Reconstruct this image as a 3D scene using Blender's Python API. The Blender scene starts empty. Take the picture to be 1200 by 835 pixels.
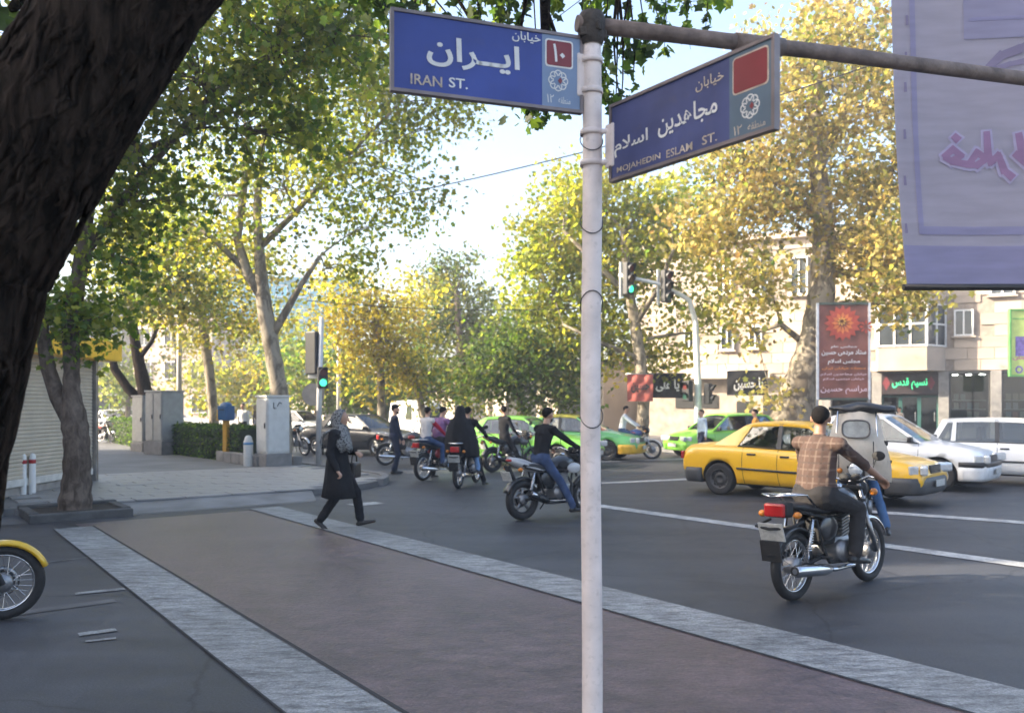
import bpy, bmesh, math, random
import numpy as np
from mathutils import Vector, Matrix, noise

random.seed(7); rng = np.random.default_rng(7)
sc = bpy.context.scene
COL = sc.collection
R = math.radians

# ------------------------------------------------------------------ camera
CAMH, HOR = 1.7, 474.0
cd = bpy.data.cameras.new('camera'); cam = bpy.data.objects.new('camera', cd); COL.objects.link(cam)
cam.location = (0, 0, CAMH); cam.rotation_euler = (R(90), 0, 0)
cd.sensor_width = 36; cd.lens = 30; cd.shift_y = 0.0471; cd.clip_end = 2000; cd.clip_start = 0.05
cd.dof.use_dof = True; cd.dof.focus_distance = 5.2; cd.dof.aperture_fstop = 3.0
sc.camera = cam
# ------------------------------------------------------------------ light
SUN_DIR = Vector((-0.97, -0.12, 0)).normalized(); SUN_EL = R(27)     # towards the sun
w = bpy.data.worlds.new('World'); sc.world = w; w.use_nodes = True
nt = w.node_tree; bg = nt.nodes['Background']
sky = nt.nodes.new('ShaderNodeTexSky'); sky.sky_type = 'NISHITA'; sky.sun_disc = False
sky.sun_elevation = SUN_EL; sky.sun_rotation = math.atan2(SUN_DIR.x, SUN_DIR.y)
sky.air_density = 1.0; sky.dust_density = 4.5; sky.ozone_density = 1.5
nt.links.new(sky.outputs[0], bg.inputs[0]); bg.inputs[1].default_value = 0.15
sd = bpy.data.lights.new('sun', 'SUN'); sun = bpy.data.objects.new('sun', sd); COL.objects.link(sun)
sd.energy = 4.2; sd.angle = R(0.6); sd.color = (1, 0.86, 0.66)
tosun = Vector((SUN_DIR.x*math.cos(SUN_EL), SUN_DIR.y*math.cos(SUN_EL), math.sin(SUN_EL)))
sun.rotation_euler = tosun.to_track_quat('Z', 'Y').to_euler(); sun.location = tosun*60
vs = sc.view_settings; vs.view_transform = 'Standard'; vs.look = 'None'; vs.gamma = 1; vs.exposure = 2.0
sc.render.engine = 'CYCLES'; sc.cycles.max_bounces = 6; sc.cycles.transparent_max_bounces = 12
sc.cycles.use_denoising = True
sc.cycles.sample_clamp_indirect = 6

# ------------------------------------------------------------------ frames
def at(px, py, d): return Vector(((px-600)*d/1000, d, CAMH+(HOR-py)*d/1000))
def gp(px, py):
    d = CAMH*1000/(py-HOR); return Vector(((px-600)*d/1000, d, 0))
_a = math.atan2(0.61, 0.79)
U = Vector((math.sin(_a), -math.cos(_a), 0)); N = Vector((math.cos(_a), math.sin(_a), 0))
def un(u, n, z=0.0): return U*u+N*n+Vector((0, 0, z))
AN = math.atan2(N.y, N.x); AU = math.atan2(U.y, U.x)

# ------------------------------------------------------------------ materials
MATS = {}
def newmat(name):
    m = bpy.data.materials.new(name); m.use_nodes = True
    return m, m.node_tree, m.node_tree.nodes['Principled BSDF']
def M(name, col=(.5,.5,.5), rough=.6, metal=0, var=.18, scale=6, bump=0.0, bscale=60, coat=0, emit=0, spec=.5, dirt=0.0):
    if name in MATS: return MATS[name]
    m, t, b = newmat(name); L = t.links
    tc = t.nodes.new('ShaderNodeTexCoord')
    nz = t.nodes.new('ShaderNodeTexNoise'); nz.inputs['Scale'].default_value = scale; nz.inputs['Detail'].default_value = 6
    L.new(tc.outputs['Object'], nz.inputs['Vector'])
    rp = t.nodes.new('ShaderNodeValToRGB')
    c = np.array(col)
    rp.color_ramp.elements[0].position = .3; rp.color_ramp.elements[1].position = .7
    rp.color_ramp.elements[0].color = (*np.clip(c*(1-var), 0, 1), 1); rp.color_ramp.elements[1].color = (*np.clip(c*(1+var), 0, 1), 1)
    L.new(nz.outputs['Fac'], rp.inputs[0]); out = rp.outputs[0]
    if dirt:
        n2 = t.nodes.new('ShaderNodeTexNoise'); n2.inputs['Scale'].default_value = scale*3.3; n2.inputs['Detail'].default_value = 9; n2.inputs['Roughness'].default_value = .7
        L.new(tc.outputs['Object'], n2.inputs['Vector'])
        r2 = t.nodes.new('ShaderNodeValToRGB'); r2.color_ramp.elements[0].position = .55; r2.color_ramp.elements[1].position = .72
        L.new(n2.outputs['Fac'], r2.inputs[0])
        mx = t.nodes.new('ShaderNodeMix'); mx.data_type = 'RGBA'
        ml = t.nodes.new('ShaderNodeMath'); ml.operation = 'MULTIPLY'; ml.inputs[1].default_value = dirt; L.new(r2.outputs[0], ml.inputs[0])
        L.new(ml.outputs[0], mx.inputs['Factor']); L.new(out, mx.inputs['A']); mx.inputs['B'].default_value = (.12, .09, .06, 1)
        out = mx.outputs['Result']
    L.new(out, b.inputs['Base Color'])
    b.inputs['Roughness'].default_value = rough; b.inputs['Metallic'].default_value = metal
    b.inputs['Specular IOR Level'].default_value = spec
    if coat: b.inputs['Coat Weight'].default_value = coat; b.inputs['Coat Roughness'].default_value = .06
    if emit: b.inputs['Emission Color'].default_value = (*col, 1); b.inputs['Emission Strength'].default_value = emit
    if bump:
        n3 = t.nodes.new('ShaderNodeTexNoise'); n3.inputs['Scale'].default_value = bscale; n3.inputs['Detail'].default_value = 5
        L.new(tc.outputs['Object'], n3.inputs['Vector'])
        bp = t.nodes.new('ShaderNodeBump'); bp.inputs['Strength'].default_value = bump; bp.inputs['Distance'].default_value = .02
        L.new(n3.outputs['Fac'], bp.inputs['Height']); L.new(bp.outputs[0], b.inputs['Normal'])
    MATS[name] = m; return m

def glass(name, tint=(.25,.3,.3), fac=.1):
    if name in MATS: return MATS[name]
    m = bpy.data.materials.new(name); m.use_nodes = True; t = m.node_tree; t.nodes.clear()
    o = t.nodes.new('ShaderNodeOutputMaterial'); mx = t.nodes.new('ShaderNodeMixShader')
    tr = t.nodes.new('ShaderNodeBsdfTransparent'); tr.inputs[0].default_value = (*tint, 1)
    gl = t.nodes.new('ShaderNodeBsdfGlossy'); gl.inputs['Roughness'].default_value = .03; gl.inputs[0].default_value = (.9,.93,.95,1)
    fr = t.nodes.new('ShaderNodeFresnel'); fr.inputs[0].default_value = 1.6
    t.links.new(fr.outputs[0], mx.inputs[0]); t.links.new(tr.outputs[0], mx.inputs[1]); t.links.new(gl.outputs[0], mx.inputs[2])
    t.links.new(mx.outputs[0], o.inputs[0]); MATS[name] = m; return m

def leafmat(name, trans=.5):
    if name in MATS: return MATS[name]
    m = bpy.data.materials.new(name); m.use_nodes = True; t = m.node_tree; t.nodes.clear(); L = t.links
    o = t.nodes.new('ShaderNodeOutputMaterial'); at_ = t.nodes.new('ShaderNodeAttribute'); at_.attribute_name = 'Col'
    nz = t.nodes.new('ShaderNodeTexNoise'); nz.inputs['Scale'].default_value = 30
    tc = t.nodes.new('ShaderNodeTexCoord'); L.new(tc.outputs['Object'], nz.inputs['Vector'])
    hs = t.nodes.new('ShaderNodeHueSaturation'); L.new(at_.outputs['Color'], hs.inputs['Color'])
    mr = t.nodes.new('ShaderNodeMapRange'); mr.inputs['To Min'].default_value = .75; mr.inputs['To Max'].default_value = 1.25
    L.new(nz.outputs['Fac'], mr.inputs[0]); L.new(mr.outputs[0], hs.inputs['Value'])
    df = t.nodes.new('ShaderNodeBsdfPrincipled'); df.inputs['Roughness'].default_value = .5; df.inputs['Specular IOR Level'].default_value = .35
    L.new(hs.outputs[0], df.inputs['Base Color'])
    tl = t.nodes.new('ShaderNodeBsdfTranslucent')
    h2 = t.nodes.new('ShaderNodeHueSaturation'); h2.inputs['Saturation'].default_value = 1.1; h2.inputs['Value'].default_value = 2.3; h2.inputs['Hue'].default_value = .49
    L.new(hs.outputs[0], h2.inputs['Color']); L.new(h2.outputs[0], tl.inputs[0])
    mx = t.nodes.new('ShaderNodeMixShader'); mx.inputs[0].default_value = trans
    L.new(df.outputs[0], mx.inputs[1]); L.new(tl.outputs[0], mx.inputs[2]); L.new(mx.outputs[0], o.inputs[0])
    MATS[name] = m; return m

# ------------------------------------------------------------------ mesh builder
def perp(d):
    d = d.normalized(); a = Vector((0, 0, 1)) if abs(d.z) < .95 else Vector((1, 0, 0))
    s = d.cross(a).normalized(); return s, s.cross(d).normalized()
class MB:
    def __init__(self): self.v = []; self.f = []; self.m = []; self.s = []
    def add(self, vs, fs, mi=0, sm=False):
        b = len(self.v); self.v += [tuple(x) for x in vs]
        for f in fs: self.f.append([i+b for i in f]); self.m.append(mi); self.s.append(sm)
        return self
    def box(self, c, s, rz=0, mi=0, bev=0.0, mat=None):
        c = Vector(c); h = [x/2 for x in s]
        if bev:
            bm = bmesh.new(); bmesh.ops.create_cube(bm, size=1)
            for v in bm.verts: v.co = Vector((v.co.x*s[0], v.co.y*s[1], v.co.z*s[2]))
            bmesh.ops.bevel(bm, geom=bm.edges[:], offset=bev, segments=2, affect='EDGES', profile=.5)
            bm.verts.index_update(); vs = [v.co.copy() for v in bm.verts]; fs = [[v.index for v in f.verts] for f in bm.faces]; bm.free()
        else:
            vs = [Vector((x*h[0], y*h[1], z*h[2])) for x in (-1,1) for y in (-1,1) for z in (-1,1)]
            fs = [(0,1,3,2),(4,6,7,5),(0,4,5,1),(2,3,7,6),(0,2,6,4),(1,5,7,3)]
        mt = mat if mat else Matrix.Rotation(rz, 3, 'Z')
        return self.add([mt @ v+c for v in vs], fs, mi, False)
    def tube(self, pts, rad, seg=8, mi=0, cap=True, sm=True, flat=1.0):
        pts = [Vector(p) for p in pts]
        if not hasattr(rad, '__len__'): rad = [rad]*len(pts)
        vs = []; fs = []; ps = None
        for i, p in enumerate(pts):
            d = (pts[min(i+1, len(pts)-1)]-pts[max(i-1, 0)])
            if d.length < 1e-9: d = Vector((0,0,1))
            d.normalize()
            if ps is None: s, t = perp(d)
            else:
                s = ps-d*ps.dot(d); s = s.normalized() if s.length > 1e-6 else perp(d)[0]; t = s.cross(d).normalized()
            ps = s
            for k in range(seg):
                a = 2*math.pi*k/seg; vs.append(p+(s*math.cos(a)+t*math.sin(a)*flat)*rad[i])
        n = len(pts)
        for i in range(n-1):
            for k in range(seg):
                a = i*seg+k; b = i*seg+(k+1) % seg; fs.append((a, a+seg, b+seg, b))
        self.add(vs, fs, mi, sm)
        if cap:
            self.add(vs[:seg], [list(range(seg))], mi); self.add(vs[-seg:], [list(range(seg))[::-1]], mi)
        return self
    def lathe(self, prof, c=(0,0,0), axis='Z', seg=24, mi=0, sm=True, closed=False):
        c = Vector(c); vs = []; fs = []; n = len(prof)
        for k in range(seg):
            a = 2*math.pi*k/seg; ca, sa = math.cos(a), math.sin(a)
            for r, h in prof:
                v = (r*ca, r*sa, h) if axis == 'Z' else ((r*ca, h, r*sa) if axis == 'Y' else (h, r*ca, r*sa))
                vs.append(c+Vector(v))
        mm = n if closed else n-1
        for k in range(seg):
            for i in range(mm):
                a = k*n+i; b = k*n+(i+1) % n; k2 = (k+1) % seg
                fs.append((a, b, k2*n+(i+1) % n, k2*n+i))
        return self.add(vs, fs, mi, sm)
    def ell(self, c, r, seg=14, rings=9, mi=0, mat=None):
        c = Vector(c); vs = []; fs = []
        for i in range(rings+1):
            p = math.pi*i/rings-math.pi/2
            for k in range(seg):
                a = 2*math.pi*k/seg
                q = Vector((r[0]*math.cos(p)*math.cos(a), r[1]*math.cos(p)*math.sin(a), r[2]*math.sin(p)))
                vs.append(c+(mat @ q if mat else q))
        for i in range(rings):
            for k in range(seg): fs.append((i*seg+k, i*seg+(k+1) % seg, (i+1)*seg+(k+1) % seg, (i+1)*seg+k))
        return self.add(vs, fs, mi, True)
    def loft(self, rings, mi=0, sm=True, cap=True):
        n = len(rings[0]); vs = [p for r in rings for p in r]; fs = []
        for i in range(len(rings)-1):
            for k in range(n): fs.append((i*n+k, i*n+(k+1) % n, (i+1)*n+(k+1) % n, (i+1)*n+k))
        self.add(vs, fs, mi, sm)
        if cap: self.add(rings[0], [list(range(n))[::-1]], mi); self.add(rings[-1], [list(range(n))], mi)
        return self
    def poly(self, pts, h, mi=0):          # horizontal polygon extruded h up (pts are 3d, z bottom)
        n = len(pts); b = [Vector(p) for p in pts]; t = [p+Vector((0,0,h)) for p in b]
        return self.add(b+t, [list(range(n))[::-1], list(range(n, 2*n))]+[(i, (i+1) % n, n+(i+1) % n, n+i) for i in range(n)], mi)
    def ext(self, pts, vec, mi=0):         # any planar polygon extruded along vec
        n = len(pts); b = [Vector(p) for p in pts]; vec = Vector(vec); t = [p+vec for p in b]
        return self.add(b+t, [list(range(n))[::-1], list(range(n, 2*n))]+[(i, (i+1) % n, n+(i+1) % n, n+i) for i in range(n)], mi)
    def mesh(self, name):
        me = bpy.data.meshes.new(name); me.from_pydata(self.v, [], self.f)
        me.polygons.foreach_set('material_index', self.m); me.polygons.foreach_set('use_smooth', self.s); me.update()
        bm = bmesh.new(); bm.from_mesh(me); bmesh.ops.remove_doubles(bm, verts=bm.verts, dist=1e-6); bmesh.ops.recalc_face_normals(bm, faces=bm.faces); bm.to_mesh(me); bm.free()
        return me
    def build(self, name, mats, parent=None, loc=None, rz=0):
        return link(name, self.mesh(name), mats, parent, loc, rz)
def link(name, me, mats, parent=None, loc=None, rz=0):
    if not isinstance(mats, (list, tuple)): mats = [mats]
    if len(me.materials) == 0:
        for m in mats: me.materials.append(m)
    o = bpy.data.objects.new(name, me); COL.objects.link(o)
    if parent: o.parent = parent
    if loc is not None: o.location = loc
    if rz: o.rotation_euler = (0, 0, rz)
    return o
def tag(o, label=None, cat=None, group=None, kind=None):
    if label: o['label'] = label
    if cat: o['category'] = cat
    if group: o['group'] = group
    if kind: o['kind'] = kind
    return o
def thing(name, label, cat, loc=(0,0,0), rz=0, group=None):
    o = bpy.data.objects.new(name, None); COL.objects.link(o); o.location = loc; o.rotation_euler = (0, 0, rz); o.empty_display_size = .2
    return tag(o, label, cat, group)
def struct(o): o['kind'] = 'structure'; return o

# common materials
asph = M('asphalt', (.052,.054,.062), .72, var=.3, scale=.6, bump=.25, bscale=90)
black = M('black_rubber', (.014,.014,.015), .75, var=.3, scale=20)
bplast = M('black_plastic', (.02,.02,.022), .4)
chrome = M('chrome', (.62,.62,.63), .18, 1, var=.1)
steel = M('dull_steel', (.3,.3,.31), .35, 1)
alu = M('engine_alloy', (.28,.28,.29), .45, .8)
wpaint = M('white_paint', (.72,.71,.69), .5, var=.06, dirt=.15)
# ================================================================== SETTING
def wornpaint(name, c1, c2, lo=.42, hi=.62, rough=.6, stretch=None):
    m, t, b = newmat(name); L = t.links
    tc = t.nodes.new('ShaderNodeTexCoord'); mp = t.nodes.new('ShaderNodeMapping'); L.new(tc.outputs['Object'], mp.inputs[0])
    mp.inputs['Rotation'].default_value = (0, 0, -AN); mp.inputs['Scale'].default_value = stretch or (1, 1, 1)
    a = t.nodes.new('ShaderNodeTexNoise'); a.inputs['Scale'].default_value = 4.2; a.inputs['Detail'].default_value = 12; a.inputs['Roughness'].default_value = .8
    L.new(mp.outputs[0], a.inputs['Vector'])
    r = t.nodes.new('ShaderNodeValToRGB'); r.color_ramp.elements[0].position = lo; r.color_ramp.elements[1].position = hi
    r.color_ramp.elements[0].color = (*c2, 1); r.color_ramp.elements[1].color = (*c1, 1); L.new(a.outputs['Fac'], r.inputs[0])
    n2 = t.nodes.new('ShaderNodeTexNoise'); n2.inputs['Scale'].default_value = .8; n2.inputs['Detail'].default_value = 4; L.new(tc.outputs['Object'], n2.inputs['Vector'])
    mx = t.nodes.new('ShaderNodeMix'); mx.data_type = 'RGBA'; mx.blend_type = 'MULTIPLY'; mx.inputs['Factor'].default_value = .7
    L.new(r.outputs[0], mx.inputs['A']); L.new(n2.outputs['Fac'], mx.inputs['B'])
    br = t.nodes.new('ShaderNodeMix'); br.data_type = 'RGBA'; br.blend_type = 'MULTIPLY'; br.inputs['Factor'].default_value = 1; br.inputs['B'].default_value = (1.5,1.5,1.5,1)
    L.new(mx.outputs['Result'], br.inputs['A'])
    fn = t.nodes.new('ShaderNodeTexNoise'); fn.inputs['Scale'].default_value = 60; fn.inputs['Detail'].default_value = 4; fn.inputs['Roughness'].default_value = .85; L.new(tc.outputs['Object'], fn.inputs['Vector'])
    fm = t.nodes.new('ShaderNodeMapRange'); fm.inputs['From Min'].default_value = .35; fm.inputs['From Max'].default_value = .65; fm.inputs['To Min'].default_value = .55; fm.inputs['To Max'].default_value = 1.4; L.new(fn.outputs['Fac'], fm.inputs[0])
    fx_ = t.nodes.new('ShaderNodeMix'); fx_.data_type = 'RGBA'; fx_.blend_type = 'MULTIPLY'; fx_.inputs['Factor'].default_value = 1; L.new(br.outputs['Result'], fx_.inputs['A']); L.new(fm.outputs[0], fx_.inputs['B']); L.new(fx_.outputs['Result'], b.inputs['Base Color'])
    rm_ = t.nodes.new('ShaderNodeMapRange'); rm_.inputs['To Min'].default_value = max(.1, rough-.14); rm_.inputs['To Max'].default_value = rough+.22; L.new(a.outputs['Fac'], rm_.inputs[0]); L.new(rm_.outputs[0], b.inputs['Roughness'])
    b.inputs['Roughness'].default_value = rough
    bp = t.nodes.new('ShaderNodeBump'); bp.inputs['Strength'].default_value = .75; bp.inputs['Distance'].default_value = .016
    n3 = t.nodes.new('ShaderNodeTexNoise'); n3.inputs['Scale'].default_value = 20; n3.inputs['Detail'].default_value = 7; n3.inputs['Roughness'].default_value = .7; L.new(tc.outputs['Object'], n3.inputs['Vector'])
    L.new(n3.outputs['Fac'], bp.inputs['Height']); L.new(bp.outputs[0], b.inputs['Normal'])
    return m
def asphalt_mat():
    m, t, b = newmat('road_asphalt'); L = t.links
    tc = t.nodes.new('ShaderNodeTexCoord')
    def nz(s, d, r=.6):
        n = t.nodes.new('ShaderNodeTexNoise'); n.inputs['Scale'].default_value = s; n.inputs['Detail'].default_value = d; n.inputs['Roughness'].default_value = r
        L.new(tc.outputs['Object'], n.inputs['Vector']); return n
    big = nz(.35, 5); fine = nz(75, 4, .85); mid = nz(4, 8, .7)
    r = t.nodes.new('ShaderNodeValToRGB'); r.color_ramp.elements[0].position = .3; r.color_ramp.elements[1].position = .7
    r.color_ramp.elements[0].color = (.020,.022,.027,1); r.color_ramp.elements[1].color = (.045,.047,.054,1); L.new(big.outputs['Fac'], r.inputs[0])
    def mul(a, sock, lo, hi, p0, p1):
        k = t.nodes.new('ShaderNodeMapRange'); k.inputs['From Min'].default_value = p0; k.inputs['From Max'].default_value = p1; k.inputs['To Min'].default_value = lo; k.inputs['To Max'].default_value = hi
        L.new(sock, k.inputs[0]); x = t.nodes.new('ShaderNodeMix'); x.data_type = 'RGBA'; x.blend_type = 'MULTIPLY'; x.inputs['Factor'].default_value = 1; x.clamp_factor = False
        L.new(a, x.inputs['A']); L.new(k.outputs[0], x.inputs['B']); return x.outputs['Result']
    c = mul(r.outputs[0], fine.outputs['Fac'], .35, 1.75, .35, .66); c = mul(c, mid.outputs['Fac'], .7, 1.35, .3, .7)
    # tyre-polished lanes along the street
    mp = t.nodes.new('ShaderNodeMapping'); mp.inputs['Rotation'].default_value = (0, 0, -AN); mp.inputs['Scale'].default_value = (.06, 1.1, 1); L.new(tc.outputs['Object'], mp.inputs[0])
    ln = t.nodes.new('ShaderNodeTexNoise'); ln.inputs['Scale'].default_value = 1.6; ln.inputs['Detail'].default_value = 5; L.new(mp.outputs[0], ln.inputs['Vector']); c = mul(c, ln.outputs['Fac'], .78, 1.22, .35, .65)
    # cracks and stains
    dn = nz(1.3, 5); ad_ = t.nodes.new('ShaderNodeMix'); ad_.data_type = 'RGBA'; ad_.inputs['Factor'].default_value = .22; L.new(tc.outputs['Object'], ad_.inputs['A']); L.new(dn.outputs['Color'], ad_.inputs['B'])
    vo = t.nodes.new('ShaderNodeTexVoronoi'); vo.feature = 'DISTANCE_TO_EDGE'; vo.inputs['Scale'].default_value = .42; L.new(ad_.outputs['Result'], vo.inputs['Vector']); c = mul(c, vo.outputs['Distance'], .45, 1.0, .0, .006)
    stn = nz(.9, 3); c = mul(c, stn.outputs['Fac'], .62, 1.0, .28, .40)
    L.new(c, b.inputs['Base Color'])
    rr = t.nodes.new('ShaderNodeMapRange'); rr.inputs['To Min'].default_value = .42; rr.inputs['To Max'].default_value = .72; L.new(mid.outputs['Fac'], rr.inputs[0]); L.new(rr.outputs[0], b.inputs['Roughness'])
    bp = t.nodes.new('ShaderNodeBump'); bp.inputs['Strength'].default_value = .35; bp.inputs['Distance'].default_value = .006
    L.new(fine.outputs['Fac'], bp.inputs['Height']); L.new(bp.outputs[0], b.inputs['Normal'])
    return m
roadm = asphalt_mat()
def sheet(name, pts, z, mat):
    o = MB().add([(p[0], p[1], z) for p in pts], [list(range(len(pts)))]).build(name, mat); return struct(o)
sheet('road', [(-500,-300),(600,-300),(600,900),(-500,900)], 0, roadm)
brown = wornpaint('red_brown_paving', (.145,.102,.106), (.052,.039,.043), .38, .62, .36, (.8,1.5,1))
band = wornpaint('worn_white_paint', (.29,.30,.30), (.07,.072,.078), .38, .58, .55, (.8,2.6,1))
line = wornpaint('white_line_paint', (.42,.42,.41), (.12,.12,.13), .34, .56, .55)
joint = M('dark_joint', (.02,.02,.022), .8)
sheet('crosswalk_paving', [un(-13.4,2.5),un(-3.25,2.3),un(-3.25,3.0),un(-1.7,4.1),un(-1.7,4.95),un(-13.4,5.3)], .006, brown)
sheet('crosswalk_stripe', [un(-13.0,2.16),un(-13.0,2.64),un(-3.2,2.36),un(-3.2,1.84)], .010, band)
sheet('crosswalk_stripe', [un(-13.6,5.10),un(-13.6,5.62),un(-1.7,5.50),un(-1.7,4.86)], .010, band)
sheet('paving_joint', [un(-13.0,2.64),un(-13.0,2.665),un(-3.2,2.39),un(-3.2,2.36)], .014, joint)
sheet('paving_joint', [un(-13.0,2.145),un(-13.0,2.16),un(-3.2,1.84),un(-3.2,1.825)], .014, joint)
sheet('paving_joint', [un(-13.6,5.08),un(-13.6,5.10),un(-1.7,4.86),un(-1.7,4.835)], .014, joint)
def gline(name, a, b, wd, z=.008, mat=line):
    d = (b-a).normalized(); s = Vector((-d.y, d.x, 0))*wd/2
    return sheet(name, [a-s, b-s, b+s, a+s], z, mat)
gline('road_line_and_sun_streak', gp(640,584), gp(1400,690), .30)
gline('road_line_and_sun_streak', gp(1000,598), gp(1420,628), .34)  # sunlit streak on the asphalt, painted in as a pale strip
gline('road_line_and_sun_streak', gp(600,571), gp(826,560.5), .30)
gline('road_line_and_sun_streak', gp(700,541), gp(1000,531), .3)
gline('road_line_and_sun_streak', gp(640,629.5)+Vector((-8,4.0,0)), gp(640,629.5)+Vector((-7.0,4.1,0)), .12)
for a, b, wd in (((88,696),(146,690),.10),((92,744),(136,738),.10),((100,752),(136,748),.05),((30,662),(130,650),.03)):
    gline('road_line_and_sun_streak', gp(*a), gp(*b), wd, mat=band)
gline('road_line_and_sun_streak', gp(412,592), gp(445,589), .35)
# gutter strip
gut = M('gutter_concrete', (.085,.088,.095), .6, var=.25, scale=1.5, bump=.15)
sheet('gutter', [un(-15.0,-14),un(-13.9,-14),un(-13.9,6.4),un(-15.0,6.4)], .005, gut)
sheet('road_patch', [un(-7.9,-6),un(-7.72,-6),un(-7.9,1.8),un(-8.05,1.8)], .005, M('tar_patch', (.09,.09,.095), .6, var=.4, scale=3))

# ---- pavements
pavm = M('pavement_asphalt', (.13,.128,.125), .7, var=.3, scale=.9, bump=.15)
slabm = M('pale_paving', (.25,.24,.23), .5, var=.28, scale=1.1, bump=.08, dirt=.25)
kerbm = M('kerb_concrete', (.17,.17,.172), .7, var=.25, scale=2.5, bump=.15, dirt=.3)
def arc(cu, cn, r, a0, a1, k=8):
    return [un(cu+r*math.cos(R(a0+(a1-a0)*i/k)), cn+r*math.sin(R(a0+(a1-a0)*i/k))) for i in range(k+1)]
edge = [un(-15.0,-60)]+[un(-15.0, n) for n in (-14,)]+arc(-18.0, 6.6, 3.0, 0, 90)+[un(-21.5,9.6), un(-160,9.6)]
pl = MB().poly([Vector((p.x,p.y,-.05)) for p in edge+[un(-160,-60)]], .16)
pav = struct(pl.build('pavement_left', pavm))
# kerb stones along its edge
def kerbrun(path, parent, w_=.16, h=.15, step=.9):
    me = MB().box((0,0,h/2-.02), (step-.015, w_, h+.04), bev=.015).mesh('kerb_stone'); me.materials.append(kerbm)
    acc = 0.0
    for a, b in zip(path[:-1], path[1:]):
        L_ = (b-a).length; d = (b-a).normalized(); k = max(1, round(L_/step))
        for i in range(k):
            c = a+d*L_*(i+.5)/k
            o = link('kerb_stone', me, kerbm, parent, (c.x, c.y, random.uniform(-.006,.006)), math.atan2(d.y, d.x)+random.uniform(-.008,.008))
            o.scale = (L_/k/step, 1, 1)
kerbrun([un(-14.95,-5), un(-14.95,1.8)]+[], pav)
kerbrun([p for p in arc(-18.0, 6.6, 3.03, 45, 90, 5)]+[un(-21.5,9.63), un(-26,9.63)], pav)
# paving slabs (dropped kerb landing)
sm_ = [MB().box((0,0,.0),(.78,.385,.03), bev=.006).mesh('paving_slab') for _ in range(1)][0]; sm_.materials.append(slabm)
rs = random.Random(3)
for i in range(15):
    for j in range(9):
        n = 2.6+.40*j if False else 2.5+.80*j+(.4 if i % 2 else 0); u = -15.15-.40*i
        if n > 9.0 or (u > -18 and (u+18)**2+(n-6.6)**2 > 2.6**2 and n > 6.6): continue
        p = un(u, n, .118+rs.uniform(-.003,.004))
        o = link('paving_slab', sm_, slabm, pav, p, AN+rs.uniform(-.006,.006))
# sloped ramp that drops the kerb at the crossing
rmp = MB(); qa = [un(-15.2,1.9,.122), un(-15.2,6.9,.122), un(-14.1,6.5,.009), un(-14.1,2.2,.009)]
rmp.add(qa+[Vector((p.x,p.y,-.02)) for p in qa], [(0,1,2,3),(0,3,7,4),(1,5,6,2),(0,4,5,1),(3,2,6,7)]); struct(rmp.build('kerb_ramp', M('ramp_concrete', (.16,.16,.165), .6, var=.3, scale=2, bump=.15, dirt=.3)))
# pavement on our side
edge2 = [un(-3.2,-40), un(-3.2,2.2), un(-3.0,3.0), un(-1.6,4.1), un(-1.5,7.6)]+arc(1.0, 7.6, 2.5, 180, 90, 6)+[un(40,10.1)]
pn = struct(MB().poly([Vector((p.x,p.y,-.05)) for p in edge2+[un(40,-40)]][::-1], .16).build('pavement_near', pavm))
kerbrun([un(-3.25,-6), un(-3.25,2.2)], pn)
# pavement across the street
pf = struct(MB().poly([Vector((p.x,p.y,-.05)) for p in (un(-200,23.2), un(-200,120), un(60,120), un(60,23.2))], .17).build('pavement_far', pavm))
kerbrun([un(-42,23.2), un(-8,23.2)], pf, step=1.5)

# ================================================================== TEXT
def T_(c, iso, ini=None, med=None, fin=None): return c, (iso, ini, med, fin)
FORMS = dict([T_('\u0627','\ufe8d',None,None,'\ufe8e'), T_('\u0628','\ufe8f','\ufe91','\ufe92','\ufe90'), T_('\u062c','\ufe9d','\ufe9f','\ufea0','\ufe9e'),
 T_('\u062d','\ufea1','\ufea3','\ufea4','\ufea2'), T_('\u062e','\ufea5','\ufea7','\ufea8','\ufea6'), T_('\u062f','\ufea9',None,None,'\ufeaa'), T_('\u0631','\ufead',None,None,'\ufeae'),
 T_('\u0633','\ufeb1','\ufeb3','\ufeb4','\ufeb2'), T_('\u0637','\ufec1','\ufec3','\ufec4','\ufec2'), T_('\u0642','\ufed5','\ufed7','\ufed8','\ufed6'), T_('\u0644','\ufedd','\ufedf','\ufee0','\ufede'),
 T_('\u0645','\ufee1','\ufee3','\ufee4','\ufee2'), T_('\u0646','\ufee5','\ufee7','\ufee8','\ufee6'), T_('\u0647','\ufee9','\ufeeb','\ufeec','\ufeea'), T_('\u06cc','\ufef1','\ufef3','\ufef4','\ufef0'),
 T_('\u0648','\ufeed',None,None,'\ufeee'), T_('\u0640','\u0640','\u0640','\u0640','\u0640'), T_('\u062a','\ufe95','\ufe97','\ufe98','\ufe96'), T_('\u0639','\ufec9','\ufecb','\ufecc','\ufeca')])
def shape(s):
    out = []
    for i, c in enumerate(s):
        if c not in FORMS: out.append(c); continue
        iso, ini, med, fin = FORMS[c]
        pj = i > 0 and s[i-1] in FORMS and FORMS[s[i-1]][1] is not None
        nj = i+1 < len(s) and s[i+1] in FORMS and ini is not None
        g = (med if nj else fin) if pj else (ini if nj else iso)
        out.append(g)
    r = ''.join(out).replace('\ufedf\ufe8e', '\ufefb').replace('\ufee0\ufe8e', '\ufefc')
    return r[::-1]
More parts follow.
